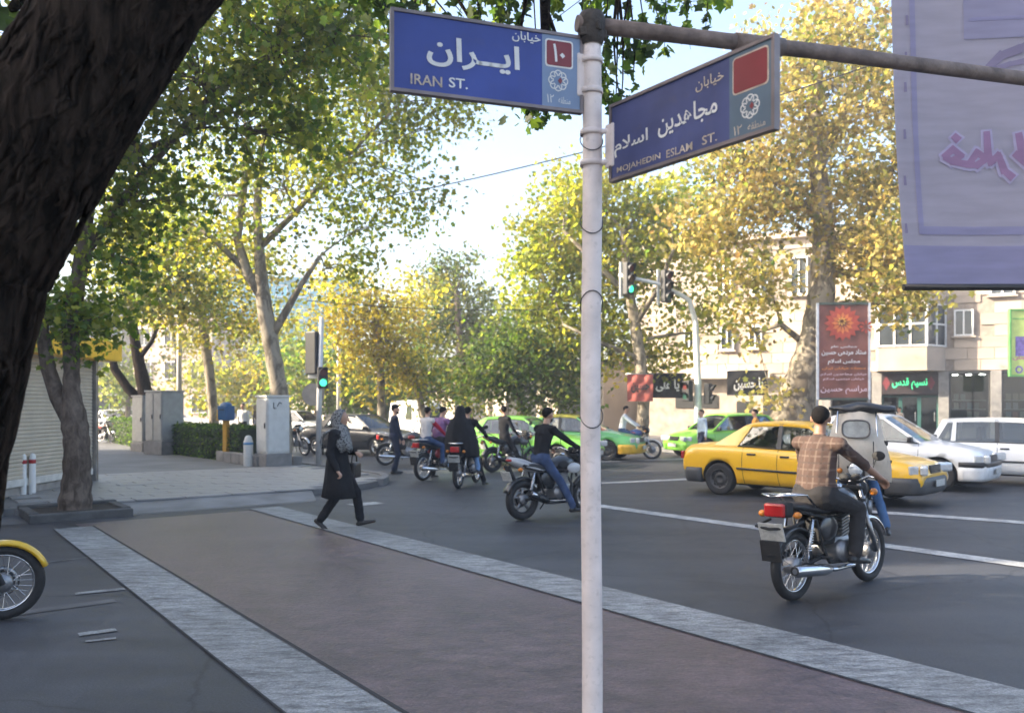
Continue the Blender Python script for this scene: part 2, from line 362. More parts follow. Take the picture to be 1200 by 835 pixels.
def text_mesh(s, wdt, hgt, bold=.0):
    c = bpy.data.curves.new('t', 'FONT'); c.body = s; c.resolution_u = 3; c.offset = bold
    o = bpy.data.objects.new('t', c); COL.objects.link(o)
    dg = bpy.context.evaluated_depsgraph_get(); me = bpy.data.meshes.new_from_object(o.evaluated_get(dg))
    bpy.data.objects.remove(o); bpy.data.curves.remove(c)
    n = len(me.vertices); a = np.zeros(n*3, 'f'); me.vertices.foreach_get('co', a); a = a.reshape(-1, 3)
    lo, hi = a.min(0), a.max(0); a[:, 0] = (a[:, 0]-(lo[0]+hi[0])/2)/(hi[0]-lo[0])*wdt; a[:, 1] = (a[:, 1]-(lo[1]+hi[1])/2)/(hi[1]-lo[1])*hgt; a[:, 2] = 0
    me.vertices.foreach_set('co', a.ravel()); me.update(); me.materials.clear()
    return me
def lettering(s, x, z, wdt, hgt, mat, parent, y=-.012, bold=0.0, rot=0.0, name='lettering'):
    """flat print standing in the parent's XZ plane, facing its -Y"""
    me = text_mesh(s, wdt, hgt, bold)
    for v in me.vertices:
        cx, cz = v.co.x, v.co.y
        v.co = (x+cx*math.cos(rot)-cz*math.sin(rot), y, z+cx*math.sin(rot)+cz*math.cos(rot))
    return link(name, me, mat, parent)
KHIABAN = shape('\u062e\u06cc\u0627\u0628\u0627\u0646')
IRAN = shape('\u0627\u06cc\u0640\u0640\u0631\u0627\u0646')
MOJ = shape('\u0645\u062c\u0627\u0647\u062f\u06cc\u0646'); ESLAM = shape('\u0627\u0633\u0644\u0627\u0645')
MANTAGHE = shape('\u0645\u0646\u0637\u0642\u0647'); HOS = shape('\u06cc\u0627 \u062d\u0633\u06cc\u0646')

# ================================================================== STREET SIGN POST
def plate_frame(o, w_, h, mat, y0=-.014, y1=.014, t=.012):
    m = MB()
    m.box((w_/2,0,h-t/2),(w_, y1-y0, t)); m.box((w_/2,0,t/2),(w_, y1-y0, t)); m.box((t/2,0,h/2),(t, y1-y0, h-2*t)); m.box((w_-t/2,0,h/2),(t, y1-y0, h-2*t))
    return m.build('frame', mat, o)
def rrect(x0, z0, x1, z1, r, y, k=4):
    p = []
    for cx, cz, a in ((x1-r,z1-r,0),(x0+r,z1-r,90),(x0+r,z0+r,180),(x1-r,z0+r,270)):
        for i in range(k+1): p.append((cx+r*math.cos(R(a+90*i/k)), y, cz+r*math.sin(R(a+90*i/k))))
    return p
signblue = M('sign_blue', (.034,.058,.25), .55, var=.16, scale=5, dirt=.12)
signblue2 = M('sign_blue_dull', (.05,.062,.165), .6, var=.25, scale=5, dirt=.2)
signgrey = M('sign_slate', (.16,.22,.33), .42, var=.15)
signgrey2 = M('sign_slate_dull', (.09,.13,.17), .6, var=.2)
signred = M('sign_red', (.19,.022,.028), .42, var=.15)
sletter = M('sign_letter', (.66,.65,.62), .5, var=.12, dirt=.2)
tletter = M('sign_letter_worn', (.50,.42,.33), .55, var=.3, scale=30, dirt=.5)
frm = M('sign_frame_metal', (.20,.165,.16), .5, .4, var=.25, dirt=.3)
polem = M('pole_white', (.66,.57,.53), .55, var=.14, scale=9, bump=.12, bscale=25, dirt=.35)
rust = M('rusty_pipe', (.16,.125,.11), .7, .2, var=.4, scale=14, bump=.25, bscale=40, dirt=.4)
PX, PY = .31, 3.33
post = thing('street_sign_post', 'white pole with two blue street name plates and a rusty side arm', 'street sign', (PX, PY, .11))
def wob(z): return .004*math.sin(z*3.1), .003*math.sin(z*2.3+1)
MB().tube([(*wob(z), z) for z in np.linspace(0, 3.04, 26)], [.041-.0012*z for z in np.linspace(0,3.04,26)], 24).build('pole', polem, post)
MB().lathe([(.0,.0),(.085,.0),(.085,.02),(.05,.03),(.043,.06)], seg=20).build('base_flange', rust, post)
cl = MB(); cl.lathe([(.0,3.12),(.045,3.115),(.055,3.09),(.052,3.02),(.046,3.0),(.041,2.99)], seg=16)
for k in range(5): cl.box((.045*math.cos(k*1.3), .045*math.sin(k*1.3), 3.03+.02*(k % 3)), (.03,.03,.035), rz=k, bev=.006)
cl.build('clamp', M('rust_dark', (.05,.042,.036), .8, .2, var=.5, scale=25, bump=.4), post)
ad = Vector((2.32-PX, 3.86-PY, 0)).normalized()
MB().tube([ad*-.06+Vector((0,0,3.07)), ad*.9+Vector((0,0,3.072)), ad*1.0+Vector((0,0,3.073)), ad*2.2+Vector((0,0,3.062)), ad*3.9+Vector((0,0,3.05))], [.031,.031,.031,.03,.028], 16).build('arm', rust, post)
MB().tube([ad*.62+Vector((0,0,3.071)), ad*.84+Vector((0,0,3.072))], .0365, 16).build('sleeve', rust, post)
# thin wires wound on the pole
for z0, k in ((1.55,1),(2.3,1),(2.62,1),(1.98,-1)):
    MB().tube([(.044*math.cos(a), .044*math.sin(a), z0+k*.05*math.sin(a)) for a in np.linspace(0, 2*math.pi, 22)], .0022, 5, cap=False).build('wire', bplast, post)

def logo(o, cx, cz, r, mat, redm, y):
    m = MB()
    for k in range(8):
        a0 = k*math.pi/4; c = (cx+r*.58*math.cos(a0), cz+r*.58*math.sin(a0))
        pts = [(c[0]+r*.36*math.cos(a0+a), c[1]+r*.36*math.sin(a0+a)) for a in np.linspace(-2.3, 2.3, 12)]
        t = r*.055
        for p, q in zip(pts[:-1], pts[1:]):
            d = Vector((q[0]-p[0], q[1]-p[1])); nn = Vector((-d.y, d.x)).normalized()*t
            m.add([(p[0]-nn.x, y, p[1]-nn.y), (q[0]-nn.x, y, q[1]-nn.y), (q[0]+nn.x, y, q[1]+nn.y), (p[0]+nn.x, y, p[1]+nn.y)], [(0,1,2,3)])
    m.build('emblem', mat, o)
    MB().add([(cx-r*.05,y-.001,cz),(cx+r*.2,y-.001,cz-r*.3),(cx+r*.42,y-.001,cz),(cx+r*.2,y-.001,cz+r*.3)], [(0,1,2,3)]).build('emblem_drop', redm, o)

def sign_plate(name_, ax, L_, H_, rz, loc, blue, grey, flip, lettermat):
    """local x runs along the plate, print faces -Y"""
    g = MB(); g.box((L_/2,0,H_/2),(L_-.012,.016,H_-.012)); pl_ = g.build(name_, blue, post)
    pl_.location = Vector(loc)-Vector((PX, PY, .11)); pl_.rotation_euler = (0, 0, rz)
    plate_frame(pl_, L_, H_, frm)
    return pl_
e1 = Vector((-.44, 3.08, 0)); s1 = Vector((.272, 3.325, 0)); d1 = (s1-e1); L1 = d1.length
p1 = sign_plate('name_plate', None, L1, .30, math.atan2(d1.y, d1.x), (e1.x, e1.y, 2.83), signblue, signgrey, 0, sletter)
p1['label'] = 'blue plate reading IRAN ST.'
gx = L1*.775
MB().add([(gx,-.0095,.012),(L1-.012,-.0095,.012),(L1-.012,-.0095,.288),(gx,-.0095,.288)], [(0,1,2,3)]).build('side_panel', signgrey, p1)
MB().add(rrect(gx+.012,.165,gx+.128,.272,.012,-.0105), [list(range(20))]).build('number_border', sletter, p1)
MB().add(rrect(gx+.018,.171,gx+.122,.266,.009,-.0115), [list(range(20))]).build('number_panel', signred, p1)
lettering('\u06f1', gx+.053, .220, .018, .07, sletter, p1, -.0125, .01); lettering('\u06f0', gx+.083, .212, .022, .022, sletter, p1, -.0125, .02)
logo(p1, gx+.066, .115, .042, sletter, signred, -.0108)
lettering('\u06f1\u06f2', gx+.034, .043, .028, .032, sletter, p1, -.0108); lettering(MANTAGHE, gx+.092, .042, .05, .026, sletter, p1, -.0108)
lettering(KHIABAN, L1*.69, .262, .115, .042, sletter, p1, -.0108, .012)
lettering(IRAN, L1*.415, .165, .36, .115, sletter, p1, -.0108, .022)
lettering('IRAN', L1*.175, .052, .118, .038, tletter, p1, -.0108, .012); lettering('ST.', L1*.335, .056, .072, .037, sletter, p1, -.0108, .012)

a2 = Vector((.385, 3.30, 0)); b2 = Vector((.825, 2.655, 0)); d2 = b2-a2; L2 = d2.length
p2 = sign_plate('name_plate', None, L2, .298, math.atan2(d2.y, d2.x), (a2.x, a2.y, 2.556), signblue2, signgrey2, 0, sletter)
p2['label'] = 'duller plate reading MOJAHEDIN ESLAM ST.'
gx = L2*.765
MB().add([(gx,-.0095,.012),(L2-.012,-.0095,.012),(L2-.012,-.0095,.286),(gx,-.0095,.286)], [(0,1,2,3)]).build('side_panel', signgrey2, p2)
MB().add(rrect(gx+.014,.150,gx+.160,.272,.014,-.0105), [list(range(20))]).build('number_border', tletter, p2)
MB().add(rrect(gx+.019,.155,gx+.155,.267,.011,-.0115), [list(range(20))]).build('number_panel', signred, p2)
logo(p2, gx+.086, .098, .040, sletter, signred, -.0108)
lettering('\u06f1\u06f2', gx+.036, .034, .034, .030, tletter, p2, -.0108); lettering(MANTAGHE, gx+.112, .034, .07, .024, tletter, p2, -.0108)
lettering(KHIABAN, L2*.655, .232, .125, .045, tletter, p2, -.0108, .008)
lettering(MOJ, L2*.52, .142, .28, .085, sletter, p2, -.0108, .016); lettering(ESLAM, L2*.155, .122, .185, .07, sletter, p2, -.0108, .016)
lettering('MOJAHEDIN', L2*.205, .035, .235, .028, tletter, p2, -.0108, .006); lettering('ESLAM', L2*.475, .035, .125, .028, tletter, p2, -.0108, .006); lettering('ST.', L2*.655, .039, .066, .030, tletter, p2, -.0108, .006)
# brackets
for c, z, ang in ((s1, 2.98, math.atan2(d1.y, d1.x)), (a2, 2.70, math.atan2(d2.y, d2.x))):
    p = Vector((c.x-PX, c.y-PY, z-.11)); bk = MB(); bk.box(p*1+Vector((0,0,0)), (.05,.03,.17), rz=ang, bev=.008)
    for dz in (-.06,.06): bk.tube([(0,0,p.z+dz), (p.x, p.y, p.z+dz)], .011, 8)
    for dz in (-.06,.06): bk.lathe([(.041,p.z+dz-.010),(.045,p.z+dz-.010),(.045,p.z+dz+.010),(.041,p.z+dz+.010)], seg=16, closed=True)
    bk.build('bracket', polem, post)

# ================================================================== HANGING CLOTH BANNER
lil = M('lilac_cloth', (.36,.32,.44), .75, var=.10, scale=2.5)
lil.node_tree.nodes['Principled BSDF'].inputs['Subsurface Weight'].default_value = 0
def cloth_mat(name, col, tr=.35):
    m = bpy.data.materials.new(name); m.use_nodes = True; t = m.node_tree; b = t.nodes['Principled BSDF']; o = t.nodes['Material Output']
    tc = t.nodes.new('ShaderNodeTexCoord'); nz = t.nodes.new('ShaderNodeTexNoise'); nz.inputs['Scale'].default_value = 4; nz.inputs['Detail'].default_value = 7
    mp = t.nodes.new('ShaderNodeMapping'); mp.inputs['Scale'].default_value = (1,1,6); t.links.new(tc.outputs['Object'], mp.inputs[0]); t.links.new(mp.outputs[0], nz.inputs['Vector'])
    rp = t.nodes.new('ShaderNodeValToRGB'); c = np.array(col); rp.color_ramp.elements[0].color = (*(c*.93), 1); rp.color_ramp.elements[1].color = (*(c*1.05), 1); rp.color_ramp.elements[0].position = .35; rp.color_ramp.elements[1].position = .65
    t.links.new(nz.outputs['Fac'], rp.inputs[0]); t.links.new(rp.outputs[0], b.inputs['Base Color']); b.inputs['Roughness'].default_value = .8; b.inputs['Specular IOR Level'].default_value = .2
    tl = t.nodes.new('ShaderNodeBsdfTranslucent'); t.links.new(rp.outputs[0], tl.inputs[0])
    mx = t.nodes.new('ShaderNodeMixShader'); mx.inputs[0].default_value = tr
    t.links.new(b.outputs[0], mx.inputs[1]); t.links.new(tl.outputs[0], mx.inputs[2]); t.links.new(mx.outputs[0], o.inputs[0]); return m
lilac = cloth_mat('lilac_cloth_translucent', (.52,.485,.55), .5); lilac2 = cloth_mat('violet_band_cloth', (.43,.41,.58), .5); lilac3 = cloth_mat('violet_print', (.38,.36,.49)); lilac4 = cloth_mat('mauve_lettering', (.42,.27,.42)); lilacp = cloth_mat('pale_lilac_outline', (.55,.50,.66))
BD = 4.6
ban = thing('cloth_banner', 'large lilac cloth banner with violet border hanging above the road', 'banner', (2.13, BD, 2.345))
BW, BH = 1.45, 2.65
def bpt(s, t, off=0):        # s across 0..1, t up 0..1 : gently billowing cloth
    return Vector((-.135*t+BW*s, .03*math.sin(s*5+t*2.2)+.025*math.sin(t*6.5+s)+off, BH*t))
def patch(m, s0, s1, t0, t1, off, ns=10, nt_=10):
    vs = [bpt(s0+(s1-s0)*i/ns, t0+(t1-t0)*j/nt_, off) for j in range(nt_+1) for i in range(ns+1)]
    m.add(vs, [(j*(ns+1)+i, j*(ns+1)+i+1, (j+1)*(ns+1)+i+1, (j+1)*(ns+1)+i) for j in range(nt_) for i in range(ns)], 0, True); return m
clm = patch(MB(), 0, 1, .0, 1, 0, 24, 40); patch(clm, 0, 1, 0, 1, .003, 24, 40); clm.build('cloth', lilac, ban)
patch(MB(), .0, 1, .0, .082, -.004, 24, 6).build('hem', lilac2, ban)
patch(MB(), .065, .085, .105, .98, -.004, 2, 30).build('border_line', lilac2, ban); patch(MB(), .065, .98, .105, .122, -.005, 20, 2).build('border_line', lilac2, ban)
patch(MB(), .26, .93, .50, .95, -.004, 10, 14).build('print_panel', lilac3, ban)
patch(MB(), .28, .60, .535, .542, -.006, 8, 1).build('print_line', lilac2, ban)
dk = cloth_mat('print_dark', (.32,.28,.40))
def strokes(parent, name, segs, mat, off):
    m = MB()
    for pts, wd in segs:
        for (x0, z0), (x1, z1) in zip(pts[:-1], pts[1:]):
            d = Vector((x1-x0, z1-z0)); 
            if d.length < 1e-6: continue
            dn = d.normalized(); e = dn*wd*.35; nn = Vector((-dn.y, dn.x))*wd/2
            q = [(x0-e.x-nn.x*.8, z0-e.y-nn.y*.8), (x1+e.x-nn.x, z1+e.y-nn.y), (x1+e.x+nn.x, z1+e.y+nn.y), (x0-e.x+nn.x*.8, z0-e.y+nn.y*.8)]
            m.add([bpt((a+.135*b/BH)/BW, b/BH, off) for a, b in q], [(0,1,2,3)])
    return m.build(name, mat, parent)
def Lp(px, py): return ((px-600)*BD/1000-2.13, CAMH+(HOR-py)*BD/1000-2.345)
word = [([Lp(*p) for p in q], wd) for q, wd in (
  (((1112,180),(1122,172),(1131,180),(1120,186),(1114,182)), .026), (((1122,187),(1140,190),(1150,176),(1160,184),(1150,191),(1140,190)), .026),
  (((1160,155),(1162,178),(1166,188)), .028), (((1166,188),(1174,180),(1178,190)), .026), (((1178,190),(1181,198),(1189,205)), .028), (((1124,158),(1126,160)), .03),
  (((1196,158),(1200,176),(1212,184)), .03), (((1194,180),(1206,190)), .03))]
strokes(ban, 'lettering_outline', [(p, wd*1.5+.03) for p, wd in word], lilacp, -.006); strokes(ban, 'lettering', [(p, wd*1.5) for p, wd in word], lilac4, -.009)
strokes(ban, 'print_hand', [([Lp(1160,78),Lp(1172,66),Lp(1190,60),Lp(1204,55)], .05), ([Lp(1163,82),Lp(1182,76),Lp(1204,72)], .03)], dk, -.007)
for y in (18,60,95,150,205,262): strokes(ban, 'side_mark', [([Lp(1064,y), Lp(1064.5,y+9)], .016)], dk, -.006)
MB().tube([(-.02,0,-.012),(BW+.02,0,-.012)], .018, 10).build('bottom_rod', bplast, ban)
MB().tube([(-.2,0,BH+.01),(BW+.35,0,BH+.01)], .02, 10).build('top_rod', steel, ban)
bp_ = thing('banner_post', 'grey steel post carrying the lilac cloth banner', 'post', (2.13+BW+.34, BD+.06, .0))
MB().tube([(0,0,0),(0,0,5.3)], .05, 14).build('pole', steel, bp_)
MB().box((0,0,.02),(.3,.3,.04), bev=.008).build('base_plate', steel, bp_)
for z in (2.29, 4.96): MB().tube([(0,0,z),(-.30,-.06,z)], .014, 8).build('bracket', steel, bp_)
# ================================================================== TREES
def barkmat(name, c1, c2, scale=6, stretch=(1,1,.25), bump=.8, dist=.03, patch=False):
    m, t, b = newmat(name); L = t.links
    tc = t.nodes.new('ShaderNodeTexCoord'); mp = t.nodes.new('ShaderNodeMapping'); mp.inputs['Scale'].default_value = stretch; L.new(tc.outputs['Object'], mp.inputs[0])
    a = t.nodes.new('ShaderNodeTexNoise'); a.inputs['Scale'].default_value = scale; a.inputs['Detail'].default_value = 9; a.inputs['Roughness'].default_value = .65; a.inputs['Distortion'].default_value = .6
    L.new(mp.outputs[0], a.inputs['Vector'])
    r = t.nodes.new('ShaderNodeValToRGB'); r.color_ramp.elements[0].position = .38; r.color_ramp.elements[1].position = .62
    if patch: r.color_ramp.interpolation = 'LINEAR'; r.color_ramp.elements[0].position = .46; r.color_ramp.elements[1].position = .54
    r.color_ramp.elements[0].color = (*c1, 1); r.color_ramp.elements[1].color = (*c2, 1); L.new(a.outputs['Fac'], r.inputs[0]); L.new(r.outputs[0], b.inputs['Base Color'])
    b.inputs['Roughness'].default_value = .92; b.inputs['Specular IOR Level'].default_value = .08
    bp = t.nodes.new('ShaderNodeBump'); bp.inputs['Strength'].default_value = bump; bp.inputs['Distance'].default_value = dist
    L.new(a.outputs['Fac'], bp.inputs['Height']); L.new(bp.outputs[0], b.inputs['Normal']); return m
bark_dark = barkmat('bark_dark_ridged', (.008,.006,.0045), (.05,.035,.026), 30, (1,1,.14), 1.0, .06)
bark_plane = barkmat('bark_plane', (.14,.118,.092), (.30,.26,.205), 3.5, (1,1,.45), .3, .015, True)
bark_brown = barkmat('bark_brown', (.06,.045,.035), (.16,.125,.10), 9, (1,1,.5), .8, .03)
lm = leafmat('leaf', .6)
GREEN = [(.06,.115,.02),(.08,.14,.025),(.045,.09,.018),(.11,.155,.028)]
OLIVE = [(.12,.145,.03),(.17,.175,.04),(.09,.12,.025),(.21,.20,.045)]
YELLOW = [(.38,.33,.05),(.32,.30,.05),(.44,.36,.06),(.25,.26,.045)]
LIME = [(.27,.29,.04),(.20,.25,.035),(.32,.31,.05),(.15,.20,.03)]
STRAW = [(.44,.36,.12),(.36,.31,.10),(.50,.41,.16),(.28,.25,.075)]
BROWN = [(.20,.14,.05),(.16,.11,.04)]
DARKG = [(.03,.055,.016),(.038,.065,.02),(.025,.045,.013)]
LEAFSHAPES = {
 'kite': (np.array([(0,0,0),(.42,.34,.10),(1,0,0),(.42,-.34,.10)]), [(0,1,2),(0,2,3)]),
 'long': (np.array([(0,0,0),(.45,.17,.05),(1,0,-.08),(.45,-.17,.05)]), [(0,1,2),(0,2,3)]),
 'plane': (np.array([(0,0,0),(.10,.38,.05),(.42,.26,.06),(.55,.52,.02),(.72,.2,.05),(1,0,-.06),(.72,-.2,.05),(.55,-.52,.02),(.42,-.26,.06),(.10,-.38,.05)]), [(0,1,2),(2,3,4),(0,2,4,5),(0,5,6,8),(8,6,7),(0,8,9)]),
}
def leaves_mesh(name, pos, size, cols, shape='kite', droop=.3):
    n = len(pos); sh, fs = LEAFSHAPES[shape]; k = len(sh)
    d = rng.normal(size=(n,3)); d[:,2] -= droop*1.2; d /= np.linalg.norm(d, axis=1)[:,None]
    up = rng.normal(size=(n,3)); up[:,2] += .9; s = np.cross(d, up); s /= np.linalg.norm(s, axis=1)[:,None]+1e-9; nn = np.cross(s, d)
    sz = size*rng.uniform(.6, 1.3, n)
    V = pos[:,None,:]+sz[:,None,None]*(sh[None,:,0,None]*d[:,None,:]+sh[None,:,1,None]*s[:,None,:]+sh[None,:,2,None]*nn[:,None,:])
    V = V.reshape(-1,3).astype('f')
    me = bpy.data.meshes.new(name); me.vertices.add(n*k); me.vertices.foreach_set('co', V.ravel())
    lens = [len(f) for f in fs]; flat = np.concatenate([np.array(f) for f in fs]); nl = len(flat)
    idx = (np.arange(n)[:,None]*k+flat[None,:]).ravel().astype('i')
    me.loops.add(n*nl); me.loops.foreach_set('vertex_index', idx)
    st = np.concatenate([[0], np.cumsum(lens)[:-1]]); me.polygons.add(n*len(fs))
    me.polygons.foreach_set('loop_start', (np.arange(n)[:,None]*nl+st[None,:]).ravel().astype('i'))
    me.update(calc_edges=True)
    ca = me.attributes.new('Col', 'FLOAT_COLOR', 'POINT'); c4 = np.concatenate([np.repeat(cols, k, 0), np.ones((n*k,1))], 1).astype('f'); ca.data.foreach_set('color', c4.ravel())
    return me
def palette(mix, n):
    """mix: list of (palette, weight)"""
    ws = np.array([w_ for _, w_ in mix], float); ws /= ws.sum(); ch = rng.choice(len(mix), n, p=ws)
    out = np.zeros((n,3))
    for i in range(n): p = mix[ch[i]][0]; out[i] = p[rng.integers(len(p))]
    return out
def bez(a, b, sag=.15, k=6, jit=.04):
    a, b = Vector(a), Vector(b); L_ = (b-a).length; c = (a+b)/2+Vector((random.uniform(-1,1)*jit*L_, random.uniform(-1,1)*jit*L_, sag*L_))
    return [a*(1-t)**2+c*2*t*(1-t)+b*t*t for t in [i/k for i in range(k+1)]]
def tree(name, label, base, trunk, blobs, mix, leaf=.14, density=1.0, bark=None, group=None, limbs=(), shape_='kite', cl=.55, droop=.3, hang=None):
    """trunk: list of (world point, radius); blobs: list of (world centre, (rx,ry,rz), leaf count)"""
    bark = bark or bark_plane; base = Vector(base)
    t = thing(name, label, 'tree', base, 0, group)
    tm = MB(); pts = [Vector(p)-base for p, r in trunk]; rr = [r for p, r in trunk]
    # resample smooth trunk with flare and knots
    P = []; Q = []
    for i in range(len(pts)-1):
        p0, p1_, p2_, p3 = pts[max(i-1,0)], pts[i], pts[i+1], pts[min(i+2,len(pts)-1)]
        for s in range(6):
            x = s/6; P.append(.5*((2*p1_)+(p2_-p0)*x+(2*p0-5*p1_+4*p2_-p3)*x*x+(3*p1_-p0-3*p2_+p3)*x**3)); Q.append((rr[i]*(1-x)+rr[i+1]*x)*(1+.05*math.sin(len(P)*1.7)))
    P.append(pts[-1]); Q.append(rr[-1])
    tm.tube(P, Q, 14)
    for lb in limbs: tm.tube([Vector(p)-base for p, r in lb], [r for p, r in lb], 8)
    attach = [(p, q) for p, q in zip(P, Q)][len(P)//2:]+[(Vector(p)-base, r) for lb in limbs for p, r in lb[1:]]
    bm_ = MB(); allp = []; allc = []
    for c, rad, cnt in blobs:
        c = Vector(c)-base; cnt = int(cnt*density)
        a, ar = min(attach, key=lambda q: (q[0]-c).length+ (2.0 if q[0].z > c.z+.5 else 0))
        r0 = max(.02, min(ar*.5, .09)); lp = bez(a, c, .08)
        bm_.tube(lp, [r0*(1-.75*i/6) for i in range(7)], 6, cap=False)
        per = max(12, int(34*cl/.55)); nc = max(4, cnt//per)
        dirs = rng.normal(size=(nc,3)); dirs /= np.linalg.norm(dirs, axis=1)[:,None]; rad_ = rng.uniform(.25,1.0,nc)**.55
        cc = dirs*rad_[:,None]*np.array(rad)
        cb = rng.uniform(.62,1.3,nc); ccols = palette(mix, nc)
        for j in range(nc):
            q = Vector(cc[j])+c; s0 = lp[min(6, 3+int(3*random.random()))]
            if j % 2 == 0: bm_.tube(bez(s0, q, .05, 4, .12), [.018,.014,.010,.007,.004], 4, cap=False)
            k = max(6, int(per*rng.uniform(.5,1.5)))
            pp = rng.normal(size=(k,3))*np.array([cl,cl,cl*.7])*.62+np.array(q)
            if hang: pp[:,2] -= np.abs(rng.normal(size=k))*hang
            colr = .55*ccols[j]+.45*palette(mix, k); colr *= (cb[j]*rng.uniform(.8,1.2,k))[:,None]
            allp.append(pp); allc.append(colr)
    tm.build('trunk', bark, t)
    if bm_.v: tag(bm_.build('branches', bark, t), kind='stuff')
    if allp:
        pos = np.concatenate(allp); cols = np.clip(np.concatenate(allc), .004, .6)
        tag(link('crown', leaves_mesh('crown', pos, leaf, cols, shape_, droop), lm, t), kind='stuff')
    return t
def B(px, py, d, rx, ry, cnt, rd=None):
    k = d/1000; return (at(px, py, d), ((rx*k), (rd if rd else (rx+ry)/2*k*.9), ry*k), cnt)
def tp(px, py, d, wpx): return (at(px, py, d), wpx*d/2000)

# --- the leaning trunk beside the camera, its limbs reach out over the crossing
D0 = 2.45
lean = [(-1.80,2.40,.10,.29),(-1.76,2.42,.55,.245),(-1.765,2.44,1.1,.22),(-1.68,2.45,1.6,.205),(-1.55,2.45,2.1,.195),(-1.31,2.46,2.55,.195),(-1.06,2.50,2.98,.19),(-.68,2.62,3.5,.18),(-.1,2.9,4.1,.165),(.3,3.6,4.9,.13),(.7,4.8,5.6,.09)]
nb = Vector((lean[0][0], lean[0][1], .1))
limbs = [[((-.3,2.75,3.8),.11),((.2,4.2,5.3),.075),((.4,6.0,5.9),.05),((.9,7.4,6.1),.025)],
         [((-.6,2.6,3.45),.10),((-1.2,4.0,4.8),.07),((-1.6,5.8,5.6),.045),((-1.0,7.2,5.9),.02)],
         [((.3,3.6,4.9),.09),((1.6,4.9,5.9),.06),((2.0,6.6,6.1),.03)]]
mixn = [(DARKG,3),(GREEN,2.2)]
blobs = [B(590,-20,7.5,60,26,170), B(690,-30,7.6,70,30,170), B(800,-20,7.8,60,36,190), B(745,60,7.6,26,30,60), B(722,112,7.6,14,36,45),
         B(640,132,7.2,26,14,22), B(505,22,7.4,60,22,130), B(430,0,7.4,50,30,140), B(640,-120,6.5,200,60,500), B(400,-120,6.0,160,60,350), B(150,-140,5.0,200,60,300), B(900,-150,6.0,160,60,250), B(15,10,4.0,26,60,70), B(575,70,7.4,26,18,24)]
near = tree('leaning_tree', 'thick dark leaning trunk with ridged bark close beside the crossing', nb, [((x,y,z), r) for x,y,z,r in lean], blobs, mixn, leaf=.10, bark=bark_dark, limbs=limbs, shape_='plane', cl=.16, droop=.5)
# hanging twigs with single leaves under the canopy
leafp, leaff = LEAFSHAPES['plane']
one = []
for i in range(4):
    q = leafp*.105; c_ = MB().add([tuple(p) for p in q], leaff).mesh('leaf'); c_.materials.append(lm)
    a_ = c_.attributes.new('Col', 'FLOAT_COLOR', 'POINT'); cc_ = (DARKG+GREEN)[i*2 % 7]
    a_.data.foreach_set('color', np.tile(np.array([*cc_, 1.0], 'f'), len(c_.vertices))); one.append(c_)
rl = random.Random(12); nleaf = 0
for px, py, d, ln, cnt in ((712,0,7.5,.95,30),(735,0,7.7,.6,20),(752,10,7.6,.45,14),(690,-10,7.4,.35,12),(655,-10,7.6,.3,12),(620,-10,7.5,.35,14),(585,0,7.6,.3,14),(560,5,7.4,.35,14),(780,-5,7.7,.5,18),(805,-5,7.6,.4,14),(830,-10,7.8,.3,12),(648,95,7.2,.35,12),(632,100,7.2,.3,8),(500,20,7.2,.3,12),(765,-5,7.5,.3,10)):
    a = at(px, py, d); b = a+Vector((rl.uniform(-.12,.12), rl.uniform(-.2,.2), -ln)); tw = bez(a-nb, b-nb, .05, 5, .08)
    up = bez(a-nb, a-nb+Vector((rl.uniform(-.4,.1),-.3,.9)), .1, 3); 
    tb = MB().tube(tw, [.006,.005,.0045,.004,.003,.002], 5, cap=False); tb.tube(up, .006, 5, cap=False); twg = tb.build('twig', bark_dark, near)
    for k in range(cnt):
        f = rl.random(); i0 = min(4, int(f*5)); p = tw[i0].lerp(tw[i0+1], f*5-i0)
        o = link('leaf', one[rl.randrange(4)], lm, twg, p); nleaf += 1
        o.rotation_euler = (rl.uniform(-.7,.7), rl.uniform(.3,1.5), rl.uniform(0,6.28)); s = rl.uniform(.65,1.2); o.scale = (s,s,s)
# bark ridges: long raised strips following the trunk
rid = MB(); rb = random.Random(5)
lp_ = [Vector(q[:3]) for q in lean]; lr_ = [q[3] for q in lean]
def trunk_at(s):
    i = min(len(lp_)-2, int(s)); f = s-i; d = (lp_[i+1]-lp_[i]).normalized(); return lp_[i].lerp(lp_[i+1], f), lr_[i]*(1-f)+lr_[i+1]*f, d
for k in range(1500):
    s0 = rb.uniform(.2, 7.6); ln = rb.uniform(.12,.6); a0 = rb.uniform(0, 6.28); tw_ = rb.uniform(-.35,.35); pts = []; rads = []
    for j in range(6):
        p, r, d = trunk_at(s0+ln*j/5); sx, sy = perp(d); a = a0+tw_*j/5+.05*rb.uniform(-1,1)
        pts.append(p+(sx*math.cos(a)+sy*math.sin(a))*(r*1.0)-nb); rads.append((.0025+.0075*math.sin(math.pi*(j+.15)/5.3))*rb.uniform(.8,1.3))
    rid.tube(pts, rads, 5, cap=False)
rid.build('bark_ridges', bark_dark, near)

